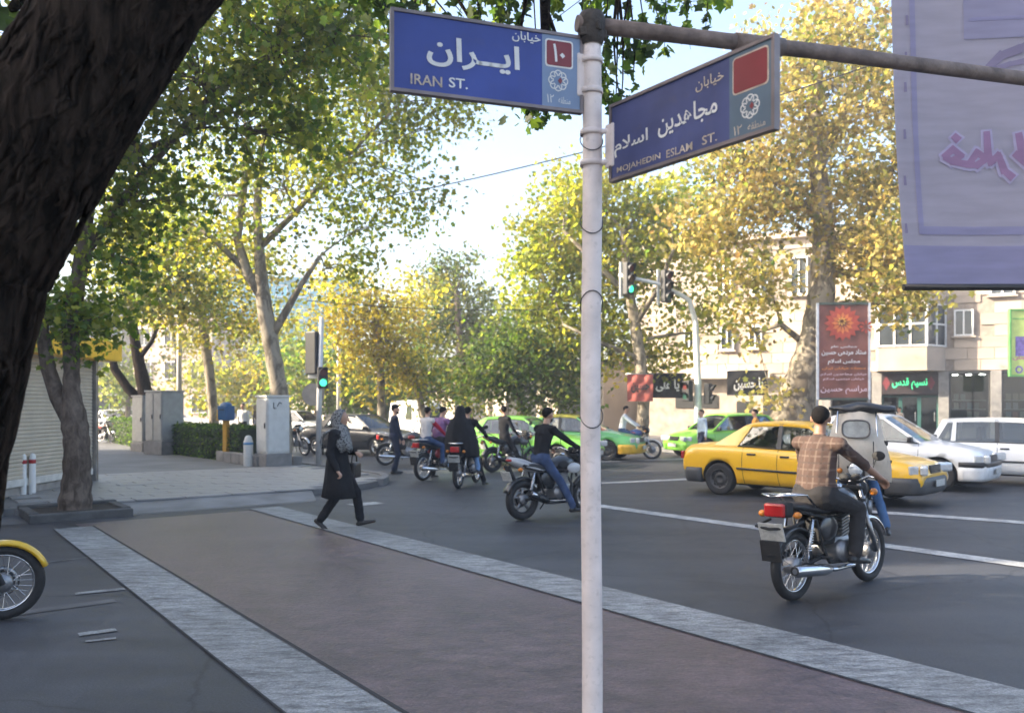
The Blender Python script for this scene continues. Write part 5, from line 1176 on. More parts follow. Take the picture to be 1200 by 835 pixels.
    CARS[kind] = out; return out
def cp(me): return me.copy()
def car(kind, label, x, y, rz, pm, rim=None, bump=None, trim=True, group=None, roofm=None, name='car', cat='car', plates=True, doors=None):
    D = car_meshes(kind); t = thing(name, label, cat, (x,y,.0), rz, group)
    bump = bump or bplast; rim = rim or steel
    body = link('body', cp(D['body']), [pm, interior], t)
    link('door_gap', cp(D['gaps']), joint, body)
    if trim: link('side_trim', cp(D['trim']), bplast, body)
    for h in D['handles']: link('door_handle', cp(h), bplast, body)
    link('roof', cp(D['roof']), roofm or pm, t)
    for nm, me, k in D['pillars']: link(nm, cp(me), pm if k == 'paint' else bplast, t)
    link('windshield', cp(D['windshield']), car_glass, t); link('rear_window', cp(D['rear_window']), car_glass, t); link('wiper', cp(D['wiper']), bplast, t)
    for nm, me in D['wins']: link(nm, cp(me), car_glass, t)
    for me in D['bumpers']: link('bumper', cp(me), bump, t)
    for nm, me, k in D['lights']: link(nm, cp(me), {'head':headl,'amber':amberl,'tail':taill}[k], t)
    link('grille', cp(D['grille']), bplast, t)
    if plates:
        for me in D['plates']: link('licence_plate', cp(me), plate_m, t)
    for me in D['mirrors']: link('mirror', cp(me), bplast, t)
    xr, xf_, W_ = D['axles']; r_ = D['S']['r']
    for x_ in (xr, xf_):
        for s in (-1,1):
            ty = link('wheel', cp(D['tyre']), black, t, (x_, s*(W_-.105), r_)); 
            if s < 0: ty.rotation_euler = (0,0,math.pi)
            link('rim', cp(D['rim']), [rim, bplast], ty)
    # seats
    for x_ in (.15,-.75):
        for s in (-.36,.36): MB().box((x_-.2,s,.98),(.12,.42,.5), bev=.05).build('seat', interior, t)
    return t
taxi_y = paint('taxi_yellow', (.80,.44,.012)); white_c = paint('car_white', (.66,.67,.68)); green_c = paint('taxi_green', (.16,.42,.06)); green_d = paint('taxi_green_deep', (.10,.36,.10)); lime_c = paint('car_lime', (.20,.50,.05)); grey_c = paint('car_grey', (.045,.048,.052)); silv = paint('car_silver', (.35,.36,.37)); ygreen = paint('taxi_roof_yellow', (.52,.45,.05))
darkrim = M('rim_dark', (.05,.05,.052), .5, .5); silrim = M('rim_silver', (.5,.5,.5), .3, .8)
def ang(dx, dy): return math.atan2(dy, dx)
def wheelpos(px, py, dx, dy, kind):   # rear near-side wheel contact -> centre of the car seen from its right side
    D = car_meshes(kind); d = Vector((dx,dy,0)).normalized(); nrm = Vector((-d.y,d.x,0)); p = gp(px, py); xr, xf_, W_ = D['axles']
    return p-d*xr+nrm*(W_-.1)
c = wheelpos(845,579,.74,-.67,'sedan')
car('sedan', 'yellow taxi sedan with dark bumpers crossing behind the plaid shirt rider', c.x, c.y, ang(.74,-.67), taxi_y, darkrim, M('bumper_grey', (.05,.05,.052), .55))
TAXI = (Vector((c.x,c.y,0)), ang(.74,-.67))
car('logan', 'white sedan with black front bumper strip beside the yellow taxi', 7.95, 18.3, ang(.76,-.65), white_c, silrim, M('bumper_white', (.6,.61,.62), .45))
lg = [o for o in COL.objects if o.get('label','').startswith('white sedan with black')][0]
for me_ in car_meshes('logan')['bumpers']:
    mm_ = me_.copy(); mm_.name = 'bumper_strip'
    for v in mm_.vertices: v.co = (v.co.x*1.006, v.co.y*1.006, .47+(v.co.z-.22)*.42)
    link('bumper_strip', mm_, bplast, lg)
car('wagon', 'white estate car beyond the nose of the white sedan', 11.2, 18.4, ang(.84,-.54), white_c, silrim, bplast)
p = at(612,474,24); car('sedan', 'green taxi sedan just behind the man on the parked motorcycle', p.x, p.y, ang(.93,-.36), green_c, darkrim)
p = at(672,474,27); car('sedan', 'green taxi with a yellow roof behind the sign pole', p.x, p.y, ang(.93,-.36), green_d, darkrim, M('bumper_yellow', (.62,.36,.02), .45), roofm=ygreen)
p = at(848,474,28.5); car('hatch', 'lime green hatchback facing the street trees behind the yellow taxi', p.x, p.y, ang(-.93,-.36), lime_c, silrim, lime_c)
p = at(424,474,29.5); car('sedan', 'dark grey sedan parked behind the walking woman', p.x, p.y, ang(.86,-.5), grey_c, silrim, grey_c)
p = at(350,474,44); car('hatch', 'silver car far behind the signal post', p.x, p.y, ang(.9,-.4), silv, silrim, silv)
p = at(150,474,56); car('wagon', 'white car far off beyond the barrier row by the kiosk', p.x, p.y, ang(.95,-.2), white_c, silrim, white_c)
p = at(196,474,58); car('hatch', 'white car far off behind the grey cabinets', p.x, p.y, ang(.95,-.2), white_c, silrim, white_c)
# white van
p = at(490,474,41); vt = thing('van', 'small white van standing behind the man in dark clothes', 'van', (p.x,p.y,0), ang(.5,-.86))
vb = MB(); vr = []
for x, zt, w_ in ((-1.9,1.75,.72),(-1.8,1.88,.78),(0,1.92,.8),(.9,1.88,.8),(1.25,1.55,.78),(1.55,1.05,.76),(1.8,.9,.72),(1.86,.6,.66)):
    vr.append([Vector((x,s_*w_*k,z)) for s_, k, z in ((1,.85,.25),(1,1,.4),(1,1,.95),(1,.86,zt-.06),(1,.7,zt),(-1,.7,zt),(-1,.86,zt-.06),(-1,1,.95),(-1,1,.4),(-1,.85,.25))])
vb.loft(vr).build('body', white_c, vt)
for s in (-1,1):
    MB().ext([(1.1,s*.79,1.0),(.35,s*.815,1.0),(.35,s*.715,1.7),(.85,s*.715,1.7)], (0,s*.01,0)).build('side_window', M('van_glass', (.03,.035,.04), .08, spec=.9), vt)
    for x in (-1.15,1.15): MB().lathe([(0,-.08),(.27,-.08),(.29,-.05),(.29,.05),(.27,.08),(0,.08)], (x,s*.72,.29), 'Y', 20).build('wheel', black, vt)
    MB().box((1.84,s*.5,.72),(.06,.2,.16), bev=.02).build('headlight', headl, vt)
MB().add([(1.27,-.60,1.50),(1.57,-.66,1.07),(1.57,.66,1.07),(1.27,.60,1.50)], [(0,1,2,3)]).build('windshield', MATS['van_glass'], vt).location = (.03,0,.03)

# ================================================================== MOTORCYCLES
BK = {}
def bike_meshes(sport):
    if sport in BK: return BK[sport]
    o = []    # (name, mesh, material key, parent index or None)
    rw, fw, R_ = -.63, .66, .30
    def A(name, mb, mat, par=None): o.append((name, mb.mesh(name), mat, par)); return len(o)-1
    for x in (rw, fw):
        wide = .055 if (sport and x < 0) else .042
        i = A('wheel', MB().lathe([(R_-wide+wide*math.cos(a), wide*1.05*math.sin(a)) for a in np.linspace(0, 2*math.pi, 13)[:-1]], (x,0,R_), 'Y', 36, closed=True), 'black')
        rm = MB().lathe([(R_-wide*1.75,-.026),(R_-wide*2.1,-.02),(R_-wide*2.2,0),(R_-wide*2.1,.02),(R_-wide*1.75,.026),(R_-wide*1.6,0)], (x,0,R_), 'Y', 32, closed=True); A('rim', rm, 'alloyblack' if sport else 'chrome', i)
        sp = MB()
        if sport:
            for k in range(5): a = k*2*math.pi/5+.3; d = Vector((math.cos(a),0,math.sin(a))); c = Vector((x,0,R_)); sp.tube([c+d*.03, c+d*(R_-wide*2)], [.026,.014], 6)
            for k in range(5): a = k*2*math.pi/5+.3; d = Vector((math.cos(a+.12),0,math.sin(a+.12))); c = Vector((x,0,R_)); sp.tube([c+d*.12, c+d*(R_-wide*1.9)], [.012,.014], 5)
        else:
            for k in range(28):
                a = k*2*math.pi/28; s = 1 if k % 2 else -1; b = a+.45*(1 if k % 4 < 2 else -1); sp.tube([Vector((x+.05*math.cos(b), s*.035, R_+.05*math.sin(b))), Vector((x+(R_-wide*2)*math.cos(a), 0, R_+(R_-wide*2)*math.sin(a)))], .0028, 4, cap=False)
        A('spokes', sp, 'alloy' if sport else 'chrome', i)
        A('hub', MB().lathe([(0,-.055),(.07,-.055),(.075,-.03),(.075,.03),(.07,.055),(0,.055)], (x,0,R_), 'Y', 18), 'alloy', i)
        if sport or x > 0: A('brake_disc', MB().lathe([(.07,.05),(.12,.05),(.12,.056),(.07,.056)], (x,0,R_), 'Y', 20, closed=True), 'steel', i)
    # front fender
    def fender(x, a0, a1, rr, wd):
        m = MB(); rg = []
        for a in np.linspace(R(a0), R(a1), 14):
            rg.append([Vector((x+(rr+q)*math.cos(a), y, R_+(rr+q)*math.sin(a))) for y, q in ((-wd,-.03),(-wd*.8,.0),(0,.012),(wd*.8,.0),(wd,-.03),(wd*.78,-.006),(0,.004),(-wd*.78,-.006))])
        return m.loft(rg)
    A('front_fender', fender(fw, 20, 150, R_+.028, .058), 'fender'); A('rear_fender', fender(rw, 40, 160, R_+.04, .07), 'fender2')
    # fork
    top = Vector((.40,0,.92)); ax = Vector((fw,0,R_))
    for s in (-1,1):
        off = Vector((0,s*.085,0)); f = MB().tube([ax+off, ax.lerp(top,.45)+off, ax.lerp(top,.46)+off, top+off+Vector((-.02,0,.04))], [.026,.026,.018,.018], 10); A('fork_leg', f, 'steel' if not sport else 'alloyblack')
    A('triple_clamp', MB().box((.395,0,.92),(.07,.22,.035), bev=.01).box((.43,0,.80),(.07,.22,.03), bev=.01), 'black')
    # handlebar, grips, levers, mirrors
    hb_ = MB().tube([(.30,.36,1.00),(.33,.22,1.03),(.38,.10,.99),(.385,0,.975),(.38,-.10,.99),(.33,-.22,1.03),(.30,-.36,1.00)], .012, 8); h = A('handlebar', hb_, 'chrome')
    for s in (-1,1):
        A('grip', MB().tube([(.315,s*.29,1.015),(.298,s*.40,.995)], .018, 8), 'black', h); A('lever', MB().tube([(.36,s*.24,1.02),(.375,s*.36,1.0)], .006, 5), 'chrome', h)
        A('mirror', MB().tube([(.34,s*.22,1.03),(.36,s*.28,1.20)], .006, 5).ell((.36,s*.30,1.22),(.012,.065,.045)), 'black', h)
    hl = A('headlight', MB().ell((.51,0,.90),(.085,.095,.095)) if not sport else MB().loft([[Vector((.42,y*.10,z)) for y, z in ((-1,.80),(1,.80),(1.1,.98),(-1.1,.98))],[Vector((.56,y*.07,z)) for y, z in ((-1,.80),(1,.80),(1.2,.93),(-1.2,.93))]]), 'tank' if sport else 'black')
    A('lens', MB().lathe([(.0,.10),(.05,.095),(.082,.075)], (.50,0,.90), 'X', 18), 'lens', hl)
    A('indicator', MB().ell((.46,.19,.88),(.04,.035,.035)), 'amber'); A('indicator', MB().ell((.46,-.19,.88),(.04,.035,.035)), 'amber')
    A('instruments', MB().lathe([(0,.03),(.05,.03),(.05,-.03),(0,-.03)], (.40,.06,1.0), 'X', 14).lathe([(0,.03),(.05,.03),(.05,-.03),(0,-.03)], (.40,-.06,1.0), 'X', 14), 'black')
    # tank
    def shell(rows, mat, name, par=None):
        rg = []
        for x, zb2, zt2, w_ in rows: rg.append([Vector((x, w_*math.cos(a)*(1 if math.sin(a) < .3 else .92), (zb2+zt2)/2+(zt2-zb2)/2*math.sin(a))) for a in np.linspace(0, 2*math.pi, 17)[:-1]])
        return A(name, MB().loft(rg), mat, par)
    tk = shell([(-.16,.72,.80,.06),(-.12,.70,.83,.10),(.0,.68,.90,.135),(.14,.68,.94,.15),(.26,.70,.93,.14),(.34,.74,.88,.09),(.36,.78,.84,.04)], 'tank', 'fuel_tank')
    A('fuel_cap', MB().lathe([(0,.965),(.035,.965),(.04,.94)], (.16,0,0), 'Z', 14), 'chrome', tk)
    for s in (-1,1): A('knee_pad', MB().ell((.06,s*.142,.80),(.11,.012,.06)), 'black' if sport else 'stripe', tk)
    # seat
    rg = []
    for x, z, w_, hgt in ((-.72,.84,.07,.05),(-.68,.845,.11,.09),(-.5,.83,.125,.11),(-.35,.80,.13,.11),(-.18,.785,.12,.10),(-.06,.795,.09,.09),(.0,.80,.06,.05)):
        rg.append([Vector((x, w_*math.cos(a), z-hgt*.3+(hgt*.5*math.sin(a) if math.sin(a) < 0 else hgt*.42*math.sin(a)**.7))) for a in np.linspace(0, 2*math.pi, 15)[:-1]])
    A('seat', MB().loft(rg), 'seat')
    # frame
    fr = MB()
    for s in (-1,1):
        fr.tube([(.40,s*.03,.86),(.30,s*.06,.62),(.22,s*.12,.36),(.05,s*.13,.28),(-.25,s*.13,.30),(-.32,s*.12,.42)], .016, 7); fr.tube([(.38,s*.03,.80),(.1,s*.08,.70),(-.3,s*.11,.70),(-.66,s*.10,.78)], .015, 7); fr.tube([(-.32,s*.12,.40),(-.42,s*.11,.70)], .014, 6); fr.tube([(-.28,s*.10,.36),(-.63,s*.09,.30)], .018, 7)
    A('frame', fr, 'black')
    en = MB().box((.06,0,.40),(.34,.22,.22), bev=.04); 
    for k in range(7): en.box((.12,0,.50+.028*k),(.17-.004*k,.19,.014), mat=Matrix.Rotation(R(-14),3,'Y'))
    en.tube([(.12,0,.48),(.16,0,.72)], .062, 10); en.lathe([(0,-.16),(.095,-.16),(.10,-.12),(.10,.12),(.095,.16),(0,.16)], (-.03,0,.38), 'Y', 18); en.ell((.10,.13,.40),(.1,.04,.09)); en.ell((.02,-.15,.38),(.12,.04,.10)); A('engine', en, 'alloy')
    A('air_box', MB().box((-.17,0,.56),(.22,.2,.24), bev=.03), 'black')
    for s in (-1,1): A('side_cover', MB().ell((-.22,s*.115,.60),(.15,.025,.11)), 'tank')
    ex = MB().tube([(.20,-.06,.62),(.27,-.09,.50),(.24,-.13,.32),(.10,-.16,.24),(-.2,-.17,.24),(-.32,-.17,.25)], [.021]*6, 10); ei = A('exhaust_pipe', ex, 'chrome' if not sport else 'alloyblack')
    A('muffler', MB().tube([(-.28,-.17,.25),(-.34,-.17,.255),(-.42,-.175,.26),(-.86,-.185,.30),(-.89,-.185,.303)] if not sport else [(-.25,-.17,.27),(-.33,-.17,.29),(-.62,-.19,.40),(-.66,-.19,.415)], [.022,.04,.05,.052,.04] if not sport else [.025,.055,.055,.04], 14), 'chrome' if not sport else 'alloyblack', ei)
    A('muffler_tip', MB().lathe([(.026,-.895),(.04,-.893),(.04,-.88)], (0,-.185,.303), 'X', 14) if not sport else MB().tube([(-.5,-.22,.36),(-.64,-.225,.41)], .035, 8), 'black' if not sport else 'chrome', ei)
    for s in (-1,1):
        sk = MB().tube([(-.60,s*.125,.34),(-.50,s*.13,.70)], .016, 8)
        for k in range(9): q = Vector((-.60,s*.125,.34)).lerp(Vector((-.50,s*.13,.70)), .28+.06*k); sk.lathe([(.018,-.006),(.034,0),(.018,.006)], q, 'Z', 10)
        A('shock_absorber', sk, 'chrome')
    A('chain_guard', MB().box((-.40,.11,.40),(.44,.03,.06), bev=.012, mat=Matrix.Rotation(R(-6),3,'Y')), 'black')
    A('foot_pegs', MB().tube([(.0,-.25,.30),(.0,.25,.30)], .013, 6).tube([(-.36,-.22,.36),(-.36,.22,.36)], .012, 6), 'black'); A('kick_stand', MB().tube([(-.02,.14,.28),(-.10,.22,.10)], .011, 6), 'black')
    if not sport:
        tl_ = A('tail_unit', MB().box((-.80,0,.80),(.13,.20,.13), bev=.02), 'black'); A('tail_light', MB().box((-.875,0,.80),(.05,.19,.115), bev=.018), 'red', tl_)
        rk = MB()
        for s in (-1,1): rk.tube([(-.45,s*.14,.80),(-.62,s*.15,.92),(-.86,s*.13,.93),(-.93,0,.92)], .010, 6)
        for x in (-.66,-.78): rk.tube([(x,-.15,.925),(x,.15,.925)], .009, 6)
        A('rear_rack', rk, 'chrome'); A('guard_bar', MB().tube([(-.70,.16,.70),(-.92,.16,.66),(-.97,0,.65),(-.92,-.16,.66),(-.70,-.16,.70)], .012, 6), 'black')
        A('licence_plate', MB().box((-.93,0,.62),(.012,.24,.16), mat=Matrix.Rotation(R(-18),3,'Y'), bev=.004), 'plate')
        A('mud_flap', MB().box((-.95,0,.46),(.012,.19,.18), mat=Matrix.Rotation(R(-10),3,'Y')), 'black')
    else:
        shell([(-.25,.66,.80,.11),(-.42,.68,.84,.12),(-.62,.74,.90,.115),(-.78,.80,.93,.085),(-.90,.86,.94,.04)], 'tail', 'tail_cowl')
        A('tail_light', MB().ell((-.885,0,.89),(.04,.06,.025)), 'red'); A('licence_plate', MB().box((-.93,0,.66),(.012,.22,.15), mat=Matrix.Rotation(R(-22),3,'Y'), bev=.004), 'plate'); A('mud_flap', MB().box((-.86,0,.70),(.03,.12,.26), mat=Matrix.Rotation(R(-30),3,'Y')), 'black')
        A('grab_rail', MB().tube([(-.55,.13,.86),(-.80,.10,.97),(-.84,0,.98),(-.80,-.10,.97),(-.55,-.13,.86)], .012, 6), 'black')
        for s in (-1,1): A('tank_shroud', MB().ell((.26,s*.16,.74),(.14,.03,.08)), 'tail')
    for s in (-1,1): A('rear_indicator', MB().ell((-.80,s*.17,.76),(.04,.035,.03)), 'amber')
    BK[sport] = o; return o
seatm = M('seat_vinyl', (.022,.021,.022), .45, bump=.15, bscale=20)
MC = dict(black=black, alloyblack=M('black_metal', (.03,.03,.032), .4, .5), chrome=chrome, steel=steel, alloy=alu, lens=headl, amber=amberl, seat=seatm, red=M('moto_red_lens', (.38,.015,.015), .2), plate=plate_m, stripe=M('moto_stripe', (.30,.03,.02), .4))
tk_black = paint('moto_black', (.02,.02,.022))
def motorcycle(label, x, y, rz, tank, fender, sport=False, tail=None, lean=0.0, group=None, stand=False):
    t = thing('motorcycle', label, 'motorcycle', (x,y,0), rz, group); t.rotation_euler = (lean, 0, rz)
    mk = dict(MC); mk['tank'] = tank; mk['fender'] = fender; mk['fender2'] = tk_black; mk['tail'] = tail or tank
    objs = []
    for nm, me, k, par in bike_meshes(sport): objs.append(link(nm, me.copy(), mk[k], t if par is None else objs[par]))
    return t
def bike_at(px, py, dx, dy):    # rear wheel contact -> bike origin
    p = gp(px, py); d = Vector((dx,dy,0)).normalized(); return p+d*.63, math.atan2(d.y, d.x)
tk_black = paint('moto_black', (.02,.02,.022)); tk_red = paint('moto_red', (.30,.02,.02)); tk_silver = paint('moto_silver', (.42,.42,.43)); tk_yellow = paint('moto_yellow', (.70,.42,.02)); tk_blue = paint('moto_blue', (.03,.06,.20)); tk_green = paint('moto_green', (.10,.25,.08))
whitef_ = paint('moto_white', (.6,.6,.58))
bikes = {}
c, a = bike_at(930,703,.77,.64); bikes['e'] = (c, a); motorcycle('black commuter motorcycle with chrome muffler under the plaid shirt rider', c.x, c.y, a, tk_black, chrome, lean=R(-2))
c, a = bike_at(612,609,.78,.62); bikes['d'] = (c, a); motorcycle('black and silver sport motorcycle partly hidden by the sign pole', c.x, c.y, a, tk_black, tk_black, True, tk_silver)
c, a = bike_at(496,563,.60,.80); bikes['a'] = (c, a); motorcycle('motorcycle carrying the passenger in a white and red vest', c.x, c.y, a, tk_red, chrome)
c, a = bike_at(537,572,.24,.97); bikes['b'] = (c, a); motorcycle('motorcycle with orange tail lamp under the woman in a black veil', c.x, c.y, a, tk_black, chrome)
c, a = bike_at(577,553,.80,.60); bikes['c'] = (c, a); motorcycle('dark motorcycle with a clear windscreen in front of the green taxi', c.x, c.y, a, tk_black, tk_green, True, tk_black)
c, a = bike_at(452,545,.9,.42); bikes['g'] = (c, a); motorcycle('dark motorcycle parked behind the standing man', c.x, c.y, a, tk_black, chrome, lean=R(5))
c, a = bike_at(716,537,.96,-.27); bikes['h'] = (c, a); motorcycle('far motorcycle ridden past the trees by a rider in white', c.x, c.y, a, tk_blue, whitef_)
c, a = bike_at(136,521,-.35,-.93); motorcycle('parked motorcycle by the corner of the kiosk', c.x, c.y+.0, R(-30), tk_black, chrome, lean=R(6))
c, a = bike_at(352,532,.85,-.5); motorcycle('parked motorcycle half hidden behind the white cabinet', c.x-.7, c.y, R(-40), tk_black, chrome, lean=R(6))
# waiting yellow motorcycle at the left edge
fw_ = Vector((-4.03, 6.75, 0)); dN = Vector((.86,.5,0)).normalized(); c = fw_-dN*.66
motorcycle('yellow motorcycle waiting at the crossing behind the leaning trunk', c.x, c.y, math.atan2(dN.y, dN.x), tk_yellow, tk_yellow, lean=R(3))
# motorcycle with the canvas screen, coming towards the crossing
c = at(1006,474,11.0); c.z = 0; fa = math.atan2(-.88,-.42); bikes['f'] = (c, fa)
fbk = motorcycle('motorcycle with a beige canvas wind screen behind the plaid shirt rider', c.x, c.y, fa, tk_black, chrome)
canv = M('canvas_beige', (.50,.455,.39), .85, var=.12, scale=7, bump=.2, bscale=20, dirt=.2)
cv = MB(); rows = []
for z, w_, x in ((.76,.40,.36),(.95,.40,.44),(1.15,.36,.48),(1.36,.31,.44),(1.54,.265,.38),(1.60,.24,.35)):
    rows.append([Vector((x-.10*(t*t)+.012*math.sin(t*9+z*7), w_*t, z+.02*math.cos(t*3))) for t in np.linspace(-1,1,15)])
for o_ in (0,.006): 
    vs = [p+Vector((o_,0,0)) for r_ in rows for p in r_]; cv.add(vs, [(j*15+i, j*15+i+1, (j+1)*15+i+1, (j+1)*15+i) for j in range(5) for i in range(14)], 0, True)
cvo = cv.build('wind_screen', canv, fbk)
def ovalpts(r1, r2, x): return [Vector((x, r1*math.copysign(abs(math.cos(a))**.6, math.cos(a)), 1.40+r2*math.copysign(abs(math.sin(a))**.6, math.sin(a)))) for a in np.linspace(0, 2*math.pi, 25)[:-1]]
MB().ext(ovalpts(.155,.105,.462), (.012,0,0)).build('clear_window', M('screen_window', (.34,.36,.36), .15, spec=.8, var=.3, scale=8), cvo)
MB().tube(ovalpts(.16,.11,.478)+[ovalpts(.16,.11,.478)[0]], .010, 6).build('window_seam', M('seam_grey', (.12,.11,.11), .7), cvo)
for s in (-1,1): MB().tube([(.47,s*.2,.80),(.5,s*.2,1.25)], .006, 5).build('strap', black, cvo)
MB().tube([(.36,-.22,1.62),(.40,-.25,1.1),(.38,-.26,1.0)], .01, 6).tube([(.36,.22,1.62),(.40,.25,1.1),(.38,.26,1.0)], .01, 6).build('screen_frame', chrome, fbk)
# ================================================================== PEOPLE
skinm = M('skin', (.42,.245,.165), .5, var=.08, scale=9); skin_d = M('skin_tan', (.30,.165,.105), .5, var=.08, scale=9)
hairm = M('hair_black', (.010,.0085,.008), .85, var=.4, scale=60, bump=.7, bscale=140, spec=.15)
def cloth(name, col, var=.16): return M('cloth_'+name, col, .85, var=var, scale=10, bump=.25, bscale=220, spec=.15)
shoem = M('shoe_black', (.015,.014,.014), .45); jeans = cloth('jeans', (.045,.07,.14), .25); blackc = cloth('black', (.014,.014,.016), .25); darkblue = cloth('dark_blue', (.022,.028,.05), .2); jeans_l = cloth('light_jeans', (.15,.25,.42)); darkgrey = cloth('dark_grey', (.035,.033,.034))
def plaid():
    m, t, b = newmat('cloth_plaid'); L = t.links; tc = t.nodes.new('ShaderNodeTexCoord'); sp = t.nodes.new('ShaderNodeSeparateXYZ'); L.new(tc.outputs['Object'], sp.inputs[0])
    def stripes(sock, freq, duty):
        mu = t.nodes.new('ShaderNodeMath'); mu.operation = 'MULTIPLY'; mu.inputs[1].default_value = freq; L.new(sock, mu.inputs[0])
        f = t.nodes.new('ShaderNodeMath'); f.operation = 'FRACT'; L.new(mu.outputs[0], f.inputs[0]); g = t.nodes.new('ShaderNodeMath'); g.operation = 'LESS_THAN'; g.inputs[1].default_value = duty; L.new(f.outputs[0], g.inputs[0]); return g.outputs[0]
    base = (.085,.055,.046,1); prev = None
    cols = [((.17,.13,.105,1), stripes(sp.outputs['Y'], 19, .30)), ((.16,.12,.10,1), stripes(sp.outputs['Z'], 17, .28)), ((.045,.028,.026,1), stripes(sp.outputs['Y'], 9.5, .16)), ((.042,.03,.03,1), stripes(sp.outputs['Z'], 8.5, .14))]
    cur = None
    for c_, s in cols:
        mx = t.nodes.new('ShaderNodeMix'); mx.data_type = 'RGBA'
        k = t.nodes.new('ShaderNodeMath'); k.operation = 'MULTIPLY'; k.inputs[1].default_value = .55; L.new(s, k.inputs[0]); L.new(k.outputs[0], mx.inputs['Factor'])
        if cur is None: mx.inputs['A'].default_value = base
        else: L.new(cur, mx.inputs['A'])
        mx.inputs['B'].default_value = c_; cur = mx.outputs['Result']
    L.new(cur, b.inputs['Base Color']); b.inputs['Roughness'].default_value = .85; b.inputs['Specular IOR Level'].default_value = .15; return m
plaidm = plaid()
def scarfmat():
    m, t, b = newmat('cloth_scarf'); L = t.links; tc = t.nodes.new('ShaderNodeTexCoord')
    v = t.nodes.new('ShaderNodeTexVoronoi'); v.inputs['Scale'].default_value = 42; L.new(tc.outputs['Object'], v.inputs['Vector'])
    r = t.nodes.new('ShaderNodeValToRGB'); r.color_ramp.interpolation = 'CONSTANT'; r.color_ramp.elements[0].color = (.025,.025,.027,1); r.color_ramp.elements[1].color = (.20,.20,.195,1); r.color_ramp.elements[1].position = .42
    L.new(v.outputs['Distance'], r.inputs[0]); L.new(r.outputs[0], b.inputs['Base Color']); b.inputs['Roughness'].default_value = .85; return m
scarfm = scarfmat()

def rc_mesh(mb, a, b, ra, rb, side=None, seg=12):
    """rounded cone; ra/rb = (r_side, r_front)"""
    a, b = Vector(a), Vector(b); d = b-a; L_ = d.length; d = d.normalized() if L_ > 1e-6 else Vector((0,0,1))
    if side is None: s, f = perp(d)
    else: s = (Vector(side)-d*Vector(side).dot(d)).normalized(); f = d.cross(s).normalized()
    rings = []
    for c, r, ph in [(a, ra, p) for p in (-80,-55,-28,0)]+[(b, rb, p) for p in (0,28,55,80)]:
        cp_, sp_ = math.cos(R(ph)), math.sin(R(ph)); m_ = (r[0]+r[1])/2
        rings.append([c+d*sp_*m_+(s*math.cos(2*math.pi*k/seg)*r[0]+f*math.sin(2*math.pi*k/seg)*r[1])*cp_ for k in range(seg)])
    mb.loft(rings)
class Figure:
    def __init__(self): self.pr = []
    def rc(self, a, b, ra, rb, tag_, side=None):
        ra = ra if hasattr(ra,'__len__') else (ra,ra); rb = rb if hasattr(rb,'__len__') else (rb,rb); self.pr.append((Vector(a), Vector(b), ra, rb, tag_, side))
    def mesh(self, name, vox, mats, wrinkle=.006, smooth=4):
        mb = MB()
        for a, b, ra, rb, tg, sd_ in self.pr: rc_mesh(mb, a, b, ra, rb, sd_)
        raw = mb.mesh(name); ob = bpy.data.objects.new('tmp', raw); COL.objects.link(ob)
        r_ = ob.modifiers.new('r','REMESH'); r_.mode = 'VOXEL'; r_.voxel_size = vox; s = ob.modifiers.new('s','SMOOTH'); s.iterations = smooth; s.factor = .5
        dg = bpy.context.evaluated_depsgraph_get(); me = bpy.data.meshes.new_from_object(ob.evaluated_get(dg)); bpy.data.objects.remove(ob); bpy.data.meshes.remove(raw)
        n = len(me.vertices); co = np.zeros(n*3); me.vertices.foreach_get('co', co); co = co.reshape(-1,3); nr = np.zeros(n*3); me.vertices.foreach_get('normal', nr); nr = nr.reshape(-1,3)
        best = np.full(n, 9.0); lab = np.zeros(n, int); tags = list(mats.keys())
        for a, b, ra, rb, tg, sd_ in self.pr:
            d = b-a; L_ = d.length; dn = np.array(d.normalized() if L_ > 1e-6 else (0,0,1)); rel = co-np.array(a); tt = np.clip(rel@dn/max(L_,1e-6), 0, 1)
            if sd_ is None: s_, f_ = perp(Vector(dn))
            else: s_ = (Vector(sd_)-Vector(dn)*Vector(sd_).dot(Vector(dn))).normalized(); f_ = Vector(dn).cross(s_).normalized()
            rs = ra[0]*(1-tt)+rb[0]*tt; rf = ra[1]*(1-tt)+rb[1]*tt; q = rel-tt[:,None]*L_*dn
            e = np.sqrt(((q@np.array(s_))/rs)**2+((q@np.array(f_))/rf)**2+((q@dn)/((rs+rf)/2))**2); dist = (e-1)*np.minimum(rs,rf)
            w_ = dist < best; best[w_] = dist[w_]; lab[w_] = tags.index(tg)
        if wrinkle:
            for i in range(n):
                if tags[lab[i]] in ('top','bottom'):
                    p = co[i]; v = noise.noise((p[0]*9,p[1]*9,p[2]*16))+.6*noise.noise((p[0]*22+5,p[1]*22,p[2]*30)); co[i] += nr[i]*wrinkle*v
            me.vertices.foreach_set('co', co.ravel())
        pl_ = np.zeros(len(me.polygons), int); 
        for i, f in enumerate(me.polygons): pl_[i] = lab[f.vertices[0]]
        me.materials.clear()
        for tg in tags: me.materials.append(mats[tg])
        me.polygons.foreach_set('material_index', pl_); me.polygons.foreach_set('use_smooth', np.ones(len(me.polygons), bool))
        me.update(); return me
def ik(a, b, l1, l2, pole):
    a, b, pole = Vector(a), Vector(b), Vector(pole); d = b-a; L_ = min(d.length, (l1+l2)*.995); dn = d.normalized(); x = (l1*l1-l2*l2+L_*L_)/(2*L_); h = math.sqrt(max(0, l1*l1-x*x)); p = pole-dn*pole.dot(dn)
    p = p.normalized() if p.length > 1e-6 else perp(dn)[0]; return a+dn*x+p*h, a+dn*L_
